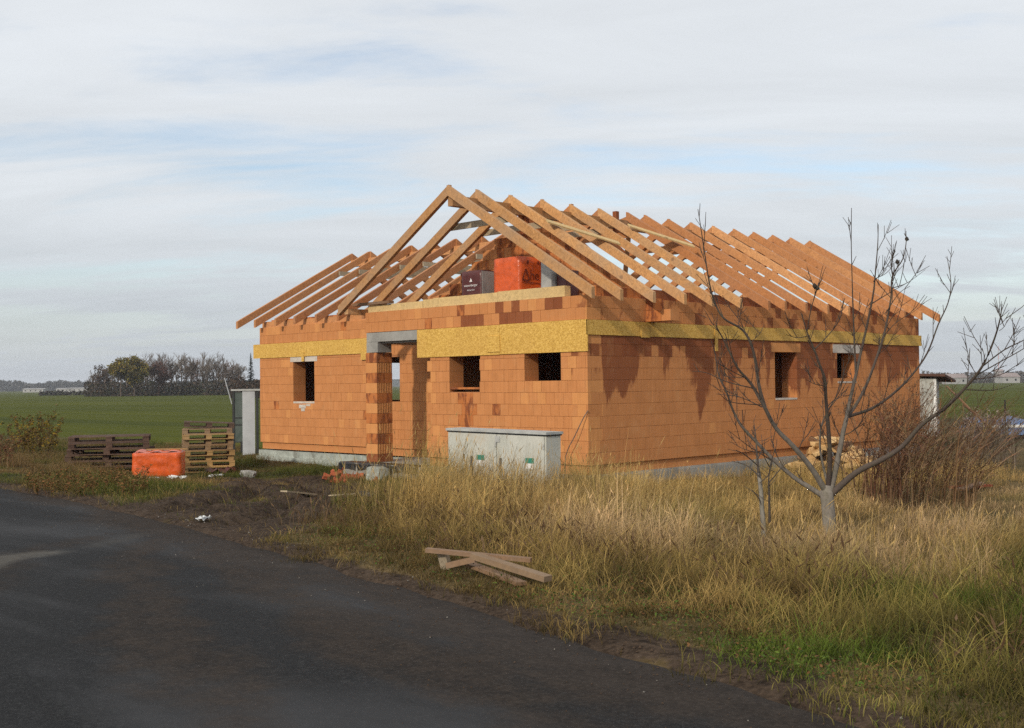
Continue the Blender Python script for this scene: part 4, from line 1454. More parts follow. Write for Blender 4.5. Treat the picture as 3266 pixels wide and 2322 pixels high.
def build_tree():
    base = on_ground(2645, 1716)
    D0 = float((base - CAM) @ FWD)
    tr = empty('walnut_tree', base)
    tag(tr, 'young leafless tree with grey trunk and spreading limbs in front of the long wall', 'tree')
    def W(x, y, dep): return at_depth(2150 + .702 * x, 600 + .702 * y, D0 + dep) - base
    GREY = (0.20, 0.178, 0.152); BR = (0.062, 0.045, 0.038); MIDC = (0.105, 0.082, 0.070)
    t = CT()
    t.tube([W(702, 1610, 0), W(705, 1570, 0), W(703, 1500, 0), W(698, 1430, 0), W(692, 1385, 0), W(695, 1350, 0)], [.115, .098, .088, .086, .092, .060], 12, (0.25, 0.222, 0.19), True)
    t.build('trunk', MAT['bark'], tr)
    limbs = [
        ([(680, 1400), (600, 1350), (540, 1310), (450, 1232), (385, 1165), (310, 1085), (268, 1010), (236, 920), (206, 860), (190, 780), (185, 740)], .040, .005, 0.0, 0.9, GREY, BR),
        ([(692, 1385), (625, 1275), (540, 1172), (462, 1090), (408, 990), (350, 890), (290, 820), (250, 740), (212, 665), (195, 640)], .046, .005, 0.0, -0.7, GREY, BR),
        ([(412, 995), (386, 900), (372, 800), (350, 710), (308, 642), (226, 592), (186, 522), (160, 430), (135, 270), (120, 170), (108, 95)], .026, .004, -0.35, -0.9, MIDC, BR),
        ([(700, 1370), (708, 1230), (700, 1080), (690, 960), (685, 870), (660, 800), (635, 730), (602, 650), (580, 570)], .038, .006, 0.0, -0.5, BR, BR),
        ([(637, 733), (690, 680), (750, 600), (775, 500)], .012, .004, -0.35, -0.1, BR, BR),
        ([(604, 650), (620, 560), (640, 480), (636, 442)], .010, .004, -0.45, -0.7, BR, BR),
        ([(712, 1375), (750, 1200), (770, 1100), (785, 1040), (800, 960), (830, 830), (850, 740), (880, 610), (905, 480), (915, 380), (925, 260), (928, 165)], .042, .004, 0.0, 0.5, GREY, BR),
        ([(785, 1042), (830, 980), (880, 880), (930, 740), (960, 640), (985, 500), (992, 400), (1040, 320), (1055, 235), (1045, 205)], .026, .004, 0.2, 1.0, MIDC, BR),
        ([(905, 425), (950, 380), (992, 315)], .008, .003, 0.35, 0.1, BR, BR), ([(918, 410), (965, 385), (1010, 335)], .008, .003, 0.4, 0.8, BR, BR),
        ([(990, 455), (1060, 430), (1142, 370)], .008, .003, 0.75, 1.2, BR, BR), ([(960, 570), (1020, 480), (1072, 445)], .008, .003, 0.6, 0.4, BR, BR),
        ([(898, 525), (980, 475), (1060, 430)], .009, .003, 0.3, 0.0, BR, BR), ([(945, 680), (1010, 610), (1090, 560), (1145, 515)], .009, .003, 0.6, 1.0, BR, BR),
        ([(995, 395), (985, 350), (1000, 330)], .006, .003, .85, .8, BR, BR),
        ([(826, 860), (815, 600), (810, 450), (805, 250), (806, 90)], .016, .004, 0.25, -0.2, MIDC, BR),
        ([(704, 1372), (665, 1200), (668, 1090), (700, 1010), (760, 900), (770, 780)], .020, .004, 0.1, 0.6, GREY, BR),
        ([(715, 1390), (830, 1290), (950, 1230), (1040, 1170), (1130, 1070), (1230, 1000), (1330, 900), (1400, 810), (1450, 700), (1480, 600), (1490, 525)], .048, .005, 0.0, -1.3, MIDC, BR),
        ([(1398, 812), (1500, 735), (1590, 690), (1660, 640)], .011, .004, -0.95, -1.4, BR, BR), ([(1375, 850), (1480, 790), (1590, 728), (1660, 670)], .011, .004, -0.9, -0.6, BR, BR),
        ([(1362, 868), (1450, 858), (1550, 820)], .009, .003, -0.9, -1.1, BR, BR), ([(1320, 915), (1450, 918), (1545, 890)], .009, .003, -0.85, -0.5, BR, BR),
        ([(1372, 845), (1345, 800), (1330, 775)], .006, .003, -.9, -.8, BR, BR), ([(1408, 795), (1408, 760), (1400, 725)], .006, .003, -1, -1.1, BR, BR),
        ([(1482, 620), (1505, 595), (1523, 565)], .005, .003, -1.2, -1.1, BR, BR), ([(1478, 648), (1500, 630), (1514, 600)], .005, .003, -1.2, -1.3, BR, BR),
        ([(790, 1038), (900, 1000), (1000, 930), (1080, 850), (1150, 750), (1200, 620), (1245, 520), (1258, 430), (1240, 310)], .024, .004, 0.2, 1.3, BR, BR),
        ([(400, 995), (300, 950), (190, 935)], .008, .003, -0.3, 0.1, BR, BR), ([(392, 985), (260, 972), (200, 930)], .007, .003, -0.3, -0.8, BR, BR),
        ([(372, 912), (240, 880), (150, 840), (80, 832)], .009, .003, -0.35, 0.0, BR, BR), ([(340, 870), (260, 830), (190, 790)], .007, .003, -0.4, -1.0, BR, BR),
        ([(330, 860), (230, 855), (210, 820)], .006, .003, -.4, -.2, BR, BR),
        ([(460, 1245), (350, 1180), (245, 1100)], .009, .003, 0.35, 0.1, BR, BR), ([(420, 1205), (330, 1190), (250, 1150)], .007, .003, 0.4, 0.9, BR, BR),
        ([(500, 1270), (460, 1200), (440, 1120), (445, 1060)], .008, .003, .2, .6, BR, BR), ([(560, 1200), (590, 1120), (570, 1060)], .007, .003, 0, .4, BR, BR),
        ([(690, 1000), (730, 960), (790, 930)], .007, .003, -.2, .1, BR, BR), ([(686, 900), (640, 890), (600, 870)], .006, .003, -.25, -.6, BR, BR),
        ([(345, 705), (390, 660), (410, 620)], .006, .003, -.6, -.3, BR, BR), ([(300, 640), (290, 590), (292, 540)], .006, .003, -.65, -.4, BR, BR),
        ([(615, 670), (560, 680), (510, 665)], .007, .003, -.4, -.9, BR, BR), ([(872, 640), (840, 560), (850, 500)], .006, .003, .3, .5, BR, BR),
        ([(760, 1130), (830, 1090), (880, 1000), (890, 960)], .008, .003, .1, -.5, BR, BR),
        ([(740, 1230), (800, 1180), (870, 1060)], .007, .003, .05, -.4, BR, BR), ([(905, 690), (960, 730), (1000, 800)], .005, .003, .5, .9, BR, BR),
    ]
    crown = CT()
    r_ = random.Random(5)
    for pts, r0, r1, d0, d1, ca, cb in limbs:
        n = len(pts)
        P = [W(x, y, d0 + (d1 - d0) * (i / (n - 1)) ** 0.9 + (0 if i in (0,) else r_.uniform(-.05, .05))) for i, (x, y) in enumerate(pts)]
        C_ = catmull(P, 4)
        m = len(C_)
        rad = [1.0 * (r0 + (r1 - r0) * (i / (m - 1)) ** 0.75) for i in range(m)]
        col = [tuple(a + (b - a) * min(1, (i / (m - 1)) * 1.6) for a, b in zip(ca, cb)) for i in range(m)]
        crown.tube(C_, rad, 7 if r0 > .02 else 4, col)
        # short spurs and buds
        step = max(2, int(m / 15))
        for i in range(step, m - 1, step):
            if r_.random() < 0.8:
                q = Vector(C_[i]); d_ = Vector(C_[min(i + 1, m - 1)]) - q
                if d_.length < 1e-6: continue
                sd = (d_.normalized() * 0.8 + Vector((r_.uniform(-.9, .9), r_.uniform(-.9, .9), r_.uniform(.2, 1.2)))).normalized()
                L_ = r_.uniform(.06, .20) if r_.random() < .45 else r_.uniform(.2, .5)
                if L_ > .2:
                    for _ in range(3):
                        q2 = q + sd * L_ * r_.uniform(.35, .8); s2 = (sd + Vector((r_.gauss(0, .7), r_.gauss(0, .7), r_.uniform(0, .6)))).normalized()
                        crown.tube([q2, q2 + s2 * L_ * r_.uniform(.25, .6)], [.0045, .0032], 3, BR)
                crown.tube([q, q + sd * L_ * .5 + Vector((0, 0, .01)), q + sd * L_ + Vector((0, 0, .04 * L_ * 5))], [.0058, .005, .0038], 3, BR)
    for (x, y, d_) in ((1055, 232, 1.0), (1012, 336, .8), (636, 445, -.7), (648, 455, -.7)):
        p = Vector(W(x, y, d_))
        crown.tube([p + Vector((0, 0, -.035)), p + Vector((.012, 0, -.012)), p + Vector((0, .01, .018)), p + Vector((0, 0, .04))], [.006, .030, .026, .004], 6, (0.03, 0.025, 0.022))
    crown.build('crown', MAT['bark'], tr)


def build_sapling():
    base = on_ground(2440, 1735)
    D0 = float((base - CAM) @ FWD)
    tr = empty('sapling', base)
    tag(tr, 'thin twin stemmed sapling left of the young grey tree', 'sapling')
    def W(x, y, dep): return at_depth(2150 + .702 * x, 600 + .702 * y, D0 + dep) - base
    GREY = (0.24, 0.22, 0.19); BR = (0.075, 0.06, 0.052)
    t = CT()
    t.tube(catmull([W(412, 1640, 0), W(408, 1560, 0), W(400, 1460, 0), W(394, 1370, 0.05), W(384, 1290, 0.1)]), [.036 - .0008 * i for i in range(17)], 7, GREY)
    t.build('trunk', MAT['bark'], tr)
    c = CT(); r_ = random.Random(9)
    for pts, r0, d1 in (([(384, 1295), (376, 1200), (370, 1120), (362, 1060)], .018, .2), ([(434, 1520), (432, 1400), (430, 1320), (442, 1240), (462, 1180)], .018, -.2),
                        ([(388, 1310), (330, 1260), (262, 1240)], .010, .5), ([(380, 1260), (320, 1210), (280, 1190)], .008, -.4), ([(430, 1340), (480, 1280), (520, 1240)], .008, .3),
                        ([(436, 1270), (410, 1220), (400, 1160)], .008, -.4), ([(380, 1230), (400, 1180), (396, 1120)], .007, .3), ([(390, 1340), (430, 1300), (450, 1230)], .008, .1),
                        ([(378, 1200), (340, 1150), (330, 1100)], .006, .2), ([(400, 1450), (380, 1400), (352, 1370)], .006, -.1)):
        P = [W(x, y, d1 * i / (len(pts) - 1)) for i, (x, y) in enumerate(pts)]
        Q = catmull(P, 4)
        c.tube(Q, [r0 + (.0035 - r0) * i / (len(Q) - 1) for i in range(len(Q))], 4, BR)
        for i in range(3, len(Q), 3):
            q = Vector(Q[i]); sd = Vector((r_.uniform(-1, 1), r_.uniform(-1, 1), r_.uniform(.2, 1))).normalized()
            c.tube([q, q + sd * r_.uniform(.06, .25)], [.004, .003], 3, BR)
    c.build('crown', MAT['bark'], tr)


build_tree()
build_sapling()


def weed_clump(name, label, cat, bases, hmin, hmax, lean, cols, seed, twigs=5, leaf=None, rad=0.005):
    r_ = random.Random(seed); c = CT()
    b0 = Vector(bases[0])
    for b in bases:
        b = Vector(b) - b0
        h = r_.uniform(hmin, hmax)
        l = Vector((lean[0] + r_.gauss(0, .26), lean[1] + r_.gauss(0, .26), 0))
        col = r_.choice(cols); k = r_.uniform(.7, 1.25); col = tuple(x * k for x in col)
        pts = [b + l * (h * t * t) + Vector((r_.uniform(-.02, .02), r_.uniform(-.02, .02), h * t * (1 - .18 * l.length * t))) for t in (0, .25, .5, .75, 1)]
        c.tube(pts, [rad * 1.3, rad * 1.15, rad, rad * .8, rad * .5], 3, col)
        for j in range(twigs):
            t = r_.uniform(.3, 1.0); i = min(3, int(t * 4)); q = pts[i].lerp(pts[i + 1], t * 4 - i)
            sd = (Vector((r_.gauss(0, .6), r_.gauss(0, .6), .8)) + l * 1.2).normalized()
            L_ = r_.uniform(.10, .34) * h * .6
            c.tube([q, q + sd * L_ * .5, q + sd * L_ + Vector((0, 0, -.02))], [rad * .6, rad * .5, rad * .35], 3, tuple(x * r_.uniform(.8, 1.3) for x in col))
            if leaf:
                for m_ in range(leaf[0]):
                    p = q + sd * L_ * r_.random() + Vector((r_.uniform(-.03, .03), r_.uniform(-.03, .03), r_.uniform(-.03, .03)))
                    a = Vector((r_.gauss(0, 1), r_.gauss(0, 1), r_.gauss(0, .6))).normalized(); e_ = a.cross(Vector((r_.random(), r_.random(), r_.random() + .1))).normalized()
                    s_ = leaf[1] * r_.uniform(.6, 1.4); lc = r_.choice(leaf[2]); kk = r_.uniform(.7, 1.3)
                    c.face([p - a * s_, p + e_ * s_ * .45, p + a * s_, p - e_ * s_ * .45], tuple(x * kk for x in lc))
    o = c.build(name, MAT['twig'], None, False)
    o.location = b0
    tag(o, label, cat)
    return o


def spread(px0, px1, py0, py1, n, seed):
    r_ = random.Random(seed)
    return [on_ground(r_.uniform(px0, px1), r_.uniform(py0, py1)) for _ in range(n)]


REDB = [(0.11, 0.052, 0.030), (0.15, 0.078, 0.045), (0.085, 0.045, 0.030), (0.20, 0.12, 0.068)]
DARKB = [(0.11, 0.058, 0.030), (0.16, 0.092, 0.048), (0.24, 0.155, 0.085), (0.078, 0.042, 0.024)]
weed_clump('dry_weed_clump', 'upright reddish brown dead weeds right of the young tree', 'weeds', spread(2730, 2900, 1585, 1630, 90, 3), 1.0, 1.95, (0.02, 0.0), REDB, 31, 7,
           (4, 0.020, [(0.16, 0.09, 0.05), (0.10, 0.055, 0.035), (0.22, 0.14, 0.08)]), 0.0065)
weed_clump('dry_bush', 'big dark brown arching bush at the right beyond the tree', 'bush', spread(2850, 3110, 1545, 1635, 170, 4), 0.6, 2.0, (0.27, 0.24), DARKB, 32, 11,
           (2, 0.016, [(0.10, 0.07, 0.045), (0.16, 0.11, 0.07)]), 0.005)
weed_clump('dry_bush', 'grey brown low brush behind the big arching bush at the right', 'bush', spread(3060, 3240, 1440, 1500, 160, 5), 0.8, 1.5, (0.16, 0.14), [(0.12, 0.095, 0.075), (0.085, 0.062, 0.046), (0.17, 0.14, 0.11)], 33, 7,
           (2, 0.018, [(0.14, 0.11, 0.08)]), 0.006)
weed_clump('dry_weed_clump', 'tall brown weeds against the far end of the long wall', 'weeds', spread(2840, 2960, 1490, 1530, 90, 8), 1.3, 2.3, (0.06, 0.05), REDB, 38, 6,
           (3, 0.026, [(0.16, 0.10, 0.06), (0.20, 0.15, 0.09)]), 0.006)
weed_clump('leafy_shrub', 'yellowing leafy shrub at the field edge left of the pallets', 'shrub', spread(50, 175, 1440, 1478, 80, 6), 0.8, 1.55, (0.02, -0.02), [(0.10, 0.065, 0.035), (0.07, 0.05, 0.03)], 34, 8,
           (5, 0.045, [(0.23, 0.155, 0.022), (0.15, 0.115, 0.03), (0.14, 0.075, 0.03), (0.085, 0.075, 0.025)]), 0.006)
weed_clump('dry_weed_clump', 'low rust brown weeds between the road and the dark pallets', 'weeds', spread(90, 470, 1535, 1585, 150, 17), 0.12, 0.36, (0.05, -0.02), [(0.16, 0.085, 0.04), (0.12, 0.075, 0.035), (0.10, 0.085, 0.03)], 45, 6,
           (5, 0.022, [(0.20, 0.095, 0.04), (0.13, 0.09, 0.035), (0.085, 0.085, 0.025)]), 0.004)
weed_clump('dry_weed_clump', 'low brown dead weeds at the left edge of the picture', 'weeds', spread(-40, 60, 1440, 1500, 45, 7), 0.4, 0.8, (0.05, -0.02), REDB, 35, 8,
           (6, 0.030, [(0.15, 0.07, 0.04), (0.11, 0.09, 0.04)]), 0.005)


# ---- grass: too many blades to count
def blades(name, x, y, h, lean, width, cb, ct, segs=3, heads=None, droop=0.35, bias=(0.0, 0.0)):
    n = len(x)
    z = ground_z(x, y) - 0.01
    z = np.where(y - yroad(x) < 0.12, np.maximum(z, 0.0), z)
    th = rng.uniform(0, 2 * np.pi, n)
    lx = np.cos(th) * lean + bias[0]; ly = np.sin(th) * lean + bias[1]
    ph = rng.uniform(0, np.pi, n)
    wx, wy = np.cos(ph), np.sin(ph)
    V = np.zeros((n, 2 * segs + 1, 3)); Cc = np.zeros((n, 2 * segs + 1, 3))
    ll = np.hypot(lx, ly)
    for i in range(segs + 1):
        t = i / segs
        cx_ = x + lx * h * t ** 1.8; cy_ = y + ly * h * t ** 1.8
        cz_ = z + h * t * (1 - droop * ll * t * t)
        w = width * (1 - 0.75 * t)
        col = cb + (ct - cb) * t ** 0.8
        if i < segs:
            V[:, 2 * i, 0] = cx_ - wx * w / 2; V[:, 2 * i, 1] = cy_ - wy * w / 2; V[:, 2 * i, 2] = cz_
            V[:, 2 * i + 1, 0] = cx_ + wx * w / 2; V[:, 2 * i + 1, 1] = cy_ + wy * w / 2; V[:, 2 * i + 1, 2] = cz_
            Cc[:, 2 * i] = col; Cc[:, 2 * i + 1] = col
        else:
            V[:, 2 * i, 0] = cx_; V[:, 2 * i, 1] = cy_; V[:, 2 * i, 2] = cz_; Cc[:, 2 * i] = col
    tri = []
    for i in range(segs - 1):
        a = 2 * i
        tri += [(a, a + 1, a + 3), (a, a + 3, a + 2)]
    a = 2 * (segs - 1); tri.append((a, a + 1, a + 2))
    k = 2 * segs + 1
    T = np.array(tri)
    F = (np.arange(n)[:, None, None] * k + T[None]).reshape(-1)
    V = V.reshape(-1, 3); Cc = Cc.reshape(-1, 3)
    if heads is not None:
        sel = np.where(rng.random(n) < heads[0])[0]
        tips = V.reshape(n, k, 3)[sel, k - 1]; prev = V.reshape(n, k, 3)[sel, k - 3]
        d = tips - prev; d /= np.linalg.norm(d, axis=1)[:, None] + 1e-9
        L_ = heads[1] * rng.uniform(.6, 1.4, len(sel))
        hw = heads[2] * rng.uniform(.7, 1.3, len(sel))
        out_v = []; out_f = []; o = len(V)
        for q in range(2):
            s_ = np.stack([np.cos(ph[sel] + q * 1.57), np.sin(ph[sel] + q * 1.57), np.zeros(len(sel))], 1) * hw[:, None]
            m_ = tips - d * (L_ * .5)[:, None]
            HV_ = np.stack([tips - d * L_[:, None], m_ + s_, tips + d * (L_ * .35)[:, None], m_ - s_], 1).reshape(-1, 3)
            idx = o + np.arange(len(sel))[:, None] * 4
            out_f.append(np.concatenate([idx + np.array([[0, 1, 2]]), idx + np.array([[0, 2, 3]])], 1).reshape(-1))
            out_v.append(HV_); o += len(HV_)
        hc = np.repeat(np.clip(ct[sel] * heads[3], 0, 1), 4, axis=0)
        V = np.concatenate([V] + out_v); Cc = np.concatenate([Cc, hc, hc]); F = np.concatenate([F] + out_f)
    me = np_mesh(name, V, F, 3, MAT['grass'], Cc)
    o = link(name, me)
    return o


def visible(x, y, z=0.2, m=120):
    d = np.stack([x, y, np.full_like(x, z)], 1) - CAM
    dep = d @ FWD
    u = 1633 + FPX * (d @ RGT) / dep
    return (dep > 2) & (u > -m - 200) & (u < 3266 + m + 200)


def tall_mask(x, y):
    d = y - yroad(x)
    n = (fbm(x, y, 1.6, 51) - 0.5)
    left = x - (3.6 - (y + 9.3) * 0.80)
    right = 10.3 - 0.25 * (y + 4) - x
    m = sstep(-0.3, 0.9, left + n * 1.6) * sstep(-0.3, 0.8, right + n * 1.4)
    m = m * sstep(2.0, 3.0, d + n * 1.2 - 1.3 * sstep(7.5, 10, x))
    m = m * np.where(x < 0.0, sstep(-0.35, -0.6, y), 1.0)
    return m * sstep(14, 10, y)


def house_free(x, y):
    a = (x < 0.2) & (x > -7.9) & (y > -0.2)
    b = (x < -7.5) & (x > -15.2) & (y > 1.7)
    c = (x > -0.42) & (x < 2.1) & (y > -3.56) & (y < -3.1)
    return ~(a | b | c)


def clumpy(n, x0, x1, y0, y1, size, per):
    """points gathered in tufts"""
    m = n // per
    cx_ = rng.uniform(x0, x1, m); cy_ = rng.uniform(y0, y1, m)
    x = np.repeat(cx_, per) + rng.normal(0, size, m * per); y = np.repeat(cy_, per) + rng.normal(0, size, m * per)
    hs_ = np.repeat(rng.uniform(.42, 1.2, m) * (1 + .35 * (rng.random(m) < .22)), per); tint = np.repeat(rng.random(m), per)
    return x, y, hs_, tint


def mixc(a, b, t): return np.array(a)[None] + (np.array(b) - np.array(a))[None] * t[:, None]


# tall dead grass
x, y, hs_, tint = clumpy(330000, -2.5, 11.5, -10, 9, 0.085, 26)
gap = sstep(.30, .50, fbm(x, y, .75, 57, 3))
k = (rng.random(len(x)) < tall_mask(x, y) * np.where(y > 0, 0.45, 1.0) * (.22 + .78 * gap)) & house_free(x, y) & visible(x, y)
x, y, hs_, tint, gap = x[k], y[k], hs_[k], tint[k], gap[k]
d = y - yroad(x)
g = fbm(x, y, 2.6, 71)
lim = 1 - 0.46 * sstep(-3.6, -1.8, y)
mound = sstep(.42, .66, fbm(x, y, 1.5, 59, 2))
h = hs_ * (0.27 + 0.24 * g + 0.24 * mound + 0.26 * sstep(3.0, 5.5, d) * sstep(5.5, 1.5, x)) * rng.uniform(.5, 1.3, len(x)) * lim
h *= np.where(y > 0.3, 0.75, 1.0) * (1 - 0.34 * sstep(4.8, 7.2, x)) * (0.65 + 0.55 * gap)
h *= 1 - .52 * sstep(1.3, .4, seg_dist(x, y, [(7.0, -3.2), (8.6, -5.6)]))
grn = np.clip(sstep(.56, .72, fbm(x, y, 2.0, 81)) * .7 + (tint > .90) * .6 + 0.7 * sstep(1.0, -0.8, x - (3.6 - (y + 9.3) * 0.8) - 0.6), 0, 1)
rus = sstep(.54, .64, fbm(x, y, 1.1, 83)) * (tint < .6)
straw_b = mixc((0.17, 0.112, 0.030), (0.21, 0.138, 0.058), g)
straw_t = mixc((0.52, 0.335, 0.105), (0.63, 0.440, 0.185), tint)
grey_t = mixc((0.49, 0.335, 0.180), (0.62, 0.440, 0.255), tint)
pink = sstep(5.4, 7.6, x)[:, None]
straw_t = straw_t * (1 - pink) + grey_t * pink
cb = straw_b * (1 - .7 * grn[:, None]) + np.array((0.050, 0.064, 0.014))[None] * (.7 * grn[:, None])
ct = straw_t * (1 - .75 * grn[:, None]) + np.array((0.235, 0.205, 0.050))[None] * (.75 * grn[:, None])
ct = ct * (1 - .7 * rus[:, None]) + np.array((0.24, 0.14, 0.072))[None] * (.7 * rus[:, None])
kk = rng.uniform(.5, 1.25, len(x))[:, None] * (.8 + .4 * hs_[:, None] / 1.25)
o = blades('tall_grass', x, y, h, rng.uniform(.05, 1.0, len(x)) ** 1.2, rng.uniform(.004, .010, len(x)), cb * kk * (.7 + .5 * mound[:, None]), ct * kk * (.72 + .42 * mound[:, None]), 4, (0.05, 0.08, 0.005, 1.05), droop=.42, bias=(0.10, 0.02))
tag(o, 'tall dead straw coloured grass between the road and the house', 'grass', kind='stuff')

# scattered long stalks with seed heads, and dark dead stems
x, y, hs_, tint = clumpy(13000, -1.5, 11.0, -9.6, -0.8, 0.16, 7)
k = (rng.random(len(x)) < tall_mask(x, y) * (.35 + .65 * sstep(5.0, 2.0, x))) & house_free(x, y) & visible(x, y)
x, y, hs_, tint = x[k], y[k], hs_[k], tint[k]
h = hs_ * (1 + .25 * sstep(3.2, 1.6, x)) * rng.uniform(.40, .95, len(x)) * (1 - .42 * sstep(5, 7, x)) * (1 - .5 * sstep(-3.4, -1.8, y))
ct = mixc((0.50, 0.34, 0.13), (0.62, 0.45, 0.20), rng.random(len(x))); cb = mixc((0.25, 0.18, 0.08), (0.20, 0.16, 0.06), tint)
dk = (tint > .72)[:, None]
ct = np.where(dk, ct * .38, ct); cb = np.where(dk, cb * .45, cb)
o = blades('seed_stalks', x, y, h, rng.uniform(.05, .35, len(x)), rng.uniform(.004, .006, len(x)), cb, ct, 4, (0.6, 0.11, 0.0055, 1.0), bias=(0.12, 0.03))
tag(o, 'long pale grass stalks with seed heads standing above the dead grass', 'grass', kind='stuff')

# green and brown low grass of the verge
x, y, hs_, tint = clumpy(420000, -6.0, 14.0, -13.2, -1.5, 0.075, 18)
d = y - yroad(x)
dens = sstep(-0.22, 0.25, d + (fbm(x, y, .6, 91) - .5) * 1.0) * (1 - .9 * tall_mask(x, y)) * (1 - .93 * sstep(.25, .65, mud_mask(x, y)))
dens = dens * np.where(x < 2.5, 0.55, 1.0) * sstep(-13.5, -12, y + (x > 13) * 3)
dens = dens * np.clip(0.30 + 0.70 * sstep(2, 7, x), 0, 1) * (.35 + .65 * sstep(.28, .48, fbm(x, y, .9, 17) + .10 * sstep(1, 3, d)))
k = (rng.random(len(x)) < dens) & house_free(x, y) & visible(x, y)
x, y, hs_, tint, d = x[k], y[k], hs_[k], tint[k], d[k]
g = fbm(x, y, 1.3, 101)
grn = np.clip(sstep(.46, .66, g) * (.10 + .90 * sstep(10.2, 11.6, x)) + (tint > .86) * .45 + .40 * sstep(10.6, 12.0, x), 0, 1)
tuft = (tint < .22)
h = hs_ * (0.06 + 0.13 * sstep(.2, 2.0, d) * sstep(0, 7, x) + tuft * 0.16 * sstep(.3, 1.5, d)) * rng.uniform(.6, 1.4, len(x)) + .03
cb = mixc((0.085, 0.060, 0.026), (0.048, 0.064, 0.014), grn)
ct = mixc((0.31, 0.208, 0.070), (0.118, 0.165, 0.020), grn)
ct = np.where((tuft & (grn < .5))[:, None], ct * 1.45, ct)
rag = (.55 + .75 * sstep(.36, .62, fbm(x, y, .55, 131, 3)))[:, None]
cb = cb * rag; ct = ct * rag
kk = rng.uniform(.55, 1.3, len(x))[:, None]
o = blades('low_grass', x, y, h, rng.uniform(.2, 1.0, len(x)), rng.uniform(.004, .008, len(x)), cb * kk, ct * kk, 3)
tag(o, 'low green and brown grass along the edge of the road', 'grass', kind='stuff')

# dark dead stems in the verge
x, y, hs_, tint = clumpy(15000, 2.5, 13.0, -12.4, -3.5, 0.10, 12)
d = y - yroad(x)
k = (rng.random(len(x)) < sstep(.5, 1.2, d) * sstep(5.5, 3.5, d) * sstep(.42, .6, fbm(x, y, 1.2, 141))) & visible(x, y)
x, y, hs_, tint = x[k], y[k], hs_[k], tint[k]
ct = mixc((0.10, 0.055, 0.030), (0.20, 0.13, 0.07), rng.random(len(x)))
o = blades('dead_stems', x, y, hs_ * rng.uniform(.16, .48, len(x)), rng.uniform(.1, .9, len(x)), rng.uniform(.004, .007, len(x)), ct * .7, ct, 3, (.5, .07, .010, 1.0))
tag(o, 'brown broken weed stems standing in the roadside grass', 'weeds', kind='stuff')

# rough turf of the plot and field edge at the left
x, y, hs_, tint = clumpy(260000, -34.0, 3.0, -10.2, 5.6, 0.12, 14)
d = y - yroad(x)
far = np.hypot(x - CAM[0], y - CAM[1])
dens = sstep(-0.05, 0.5, d + (fbm(x, y, .9, 93) - .5) * .8) * (1 - .93 * sstep(.25, .65, mud_mask(x, y))) * sstep(.22, .5, fbm(x, y, 1.8, 23) + .12)
k = (rng.random(len(x)) < dens) & house_free(x, y) & visible(x, y)
x, y, hs_, tint, d, far = x[k], y[k], hs_[k], tint[k], d[k], far[k]
g = fbm(x, y, 2.0, 103)
grn = np.clip(sstep(.42, .60, g) + (tint > .8) * .4, 0, 1)
wd = sstep(.50, .62, fbm(x, y, 1.4, 129)) * sstep(-3, -9, x)
h = hs_ * (0.05 + 0.10 * sstep(.45, .7, fbm(x, y, 3.0, 29)) + .20 * wd) * rng.uniform(.6, 1.5, len(x)) + .02
cb = mixc((0.075, 0.048, 0.022), (0.043, 0.053, 0.013), grn)
ct = mixc((0.27, 0.175, 0.075), (0.135, 0.146, 0.030), grn)
kk = rng.uniform(.65, 1.25, len(x))[:, None]
o = blades('rough_turf', x, y, h, rng.uniform(.2, .9, len(x)), rng.uniform(.006, .012, len(x)), cb * kk, ct * kk, 2)
tag(o, 'rough patchy turf on the plot left of the house', 'grass', kind='stuff')

# small ground-hugging leaves in the verge
c = CT(); r_ = random.Random(44)
lx_ = rng.uniform(4.5, 13.2, 16000); ly_ = yroad(lx_) + np.abs(rng.normal(0, 1.3, 16000)) + 0.15
lk = rng.random(16000) < sstep(.38, .62, fbm(lx_, ly_, 1.0, 107)) + .12
lx_, ly_ = lx_[lk], ly_[lk]; lz_ = ground_z(lx_, ly_)
for xx, yy, zz_ in zip(lx_, ly_, lz_):
    p = Vector((xx, yy, zz_ + r_.uniform(.01, .10)))
    a = Vector((r_.gauss(0, 1), r_.gauss(0, 1), r_.gauss(.3, .5))).normalized(); e_ = a.cross(Vector((r_.gauss(0, .4), r_.gauss(0, .4), 1))).normalized()
    s_ = r_.uniform(.006, .017); kk = r_.uniform(.6, 1.5)
    lc = r_.choice(((0.06, 0.10, 0.018), (0.085, 0.12, 0.022), (0.045, 0.075, 0.016), (0.11, 0.075, 0.03), (0.14, 0.07, 0.03)))
    c.face([p - a * s_, p + e_ * s_ * .55, p + a * s_, p - e_ * s_ * .55], tuple(q * kk for q in lc))
o = c.build('ground_leaves', MAT['leaf'], None, False); tag(o, 'small green leaves creeping over the roadside verge', 'ground cover', kind='stuff')

# grit and clods strewn on the road edge
mb = MB()
for i in range(1500):
    xx = r_.uniform(-5, 14); t_ = abs(r_.gauss(0, 0.8)) if i % 5 else abs(r_.gauss(0, 3)); yy = float(yroad(xx)) - t_ + .25
    s_ = r_.uniform(.002, .007) * (1.8 if t_ < .4 else 1)
    z0_ = max(gz(xx, yy), 0.008)
    A = Matrix.Rotation(r_.uniform(0, 6), 3, 'Z')
    q = [A @ Vector((x_ * s_ * r_.uniform(.6, 1.3), y_ * s_ * r_.uniform(.6, 1.2), 0)) + Vector((xx, yy, z0_ - .002)) for x_, y_ in ((-1, -1), (1, -1), (1, 1), (-1, 1))]
    top = Vector((xx, yy, z0_ + s_ * r_.uniform(.7, 1.2)))
    mb.add(q + [top], [(0, 1, 4), (1, 2, 4), (2, 3, 4), (3, 0, 4)], 0 if r_.random() < .9 else 1)
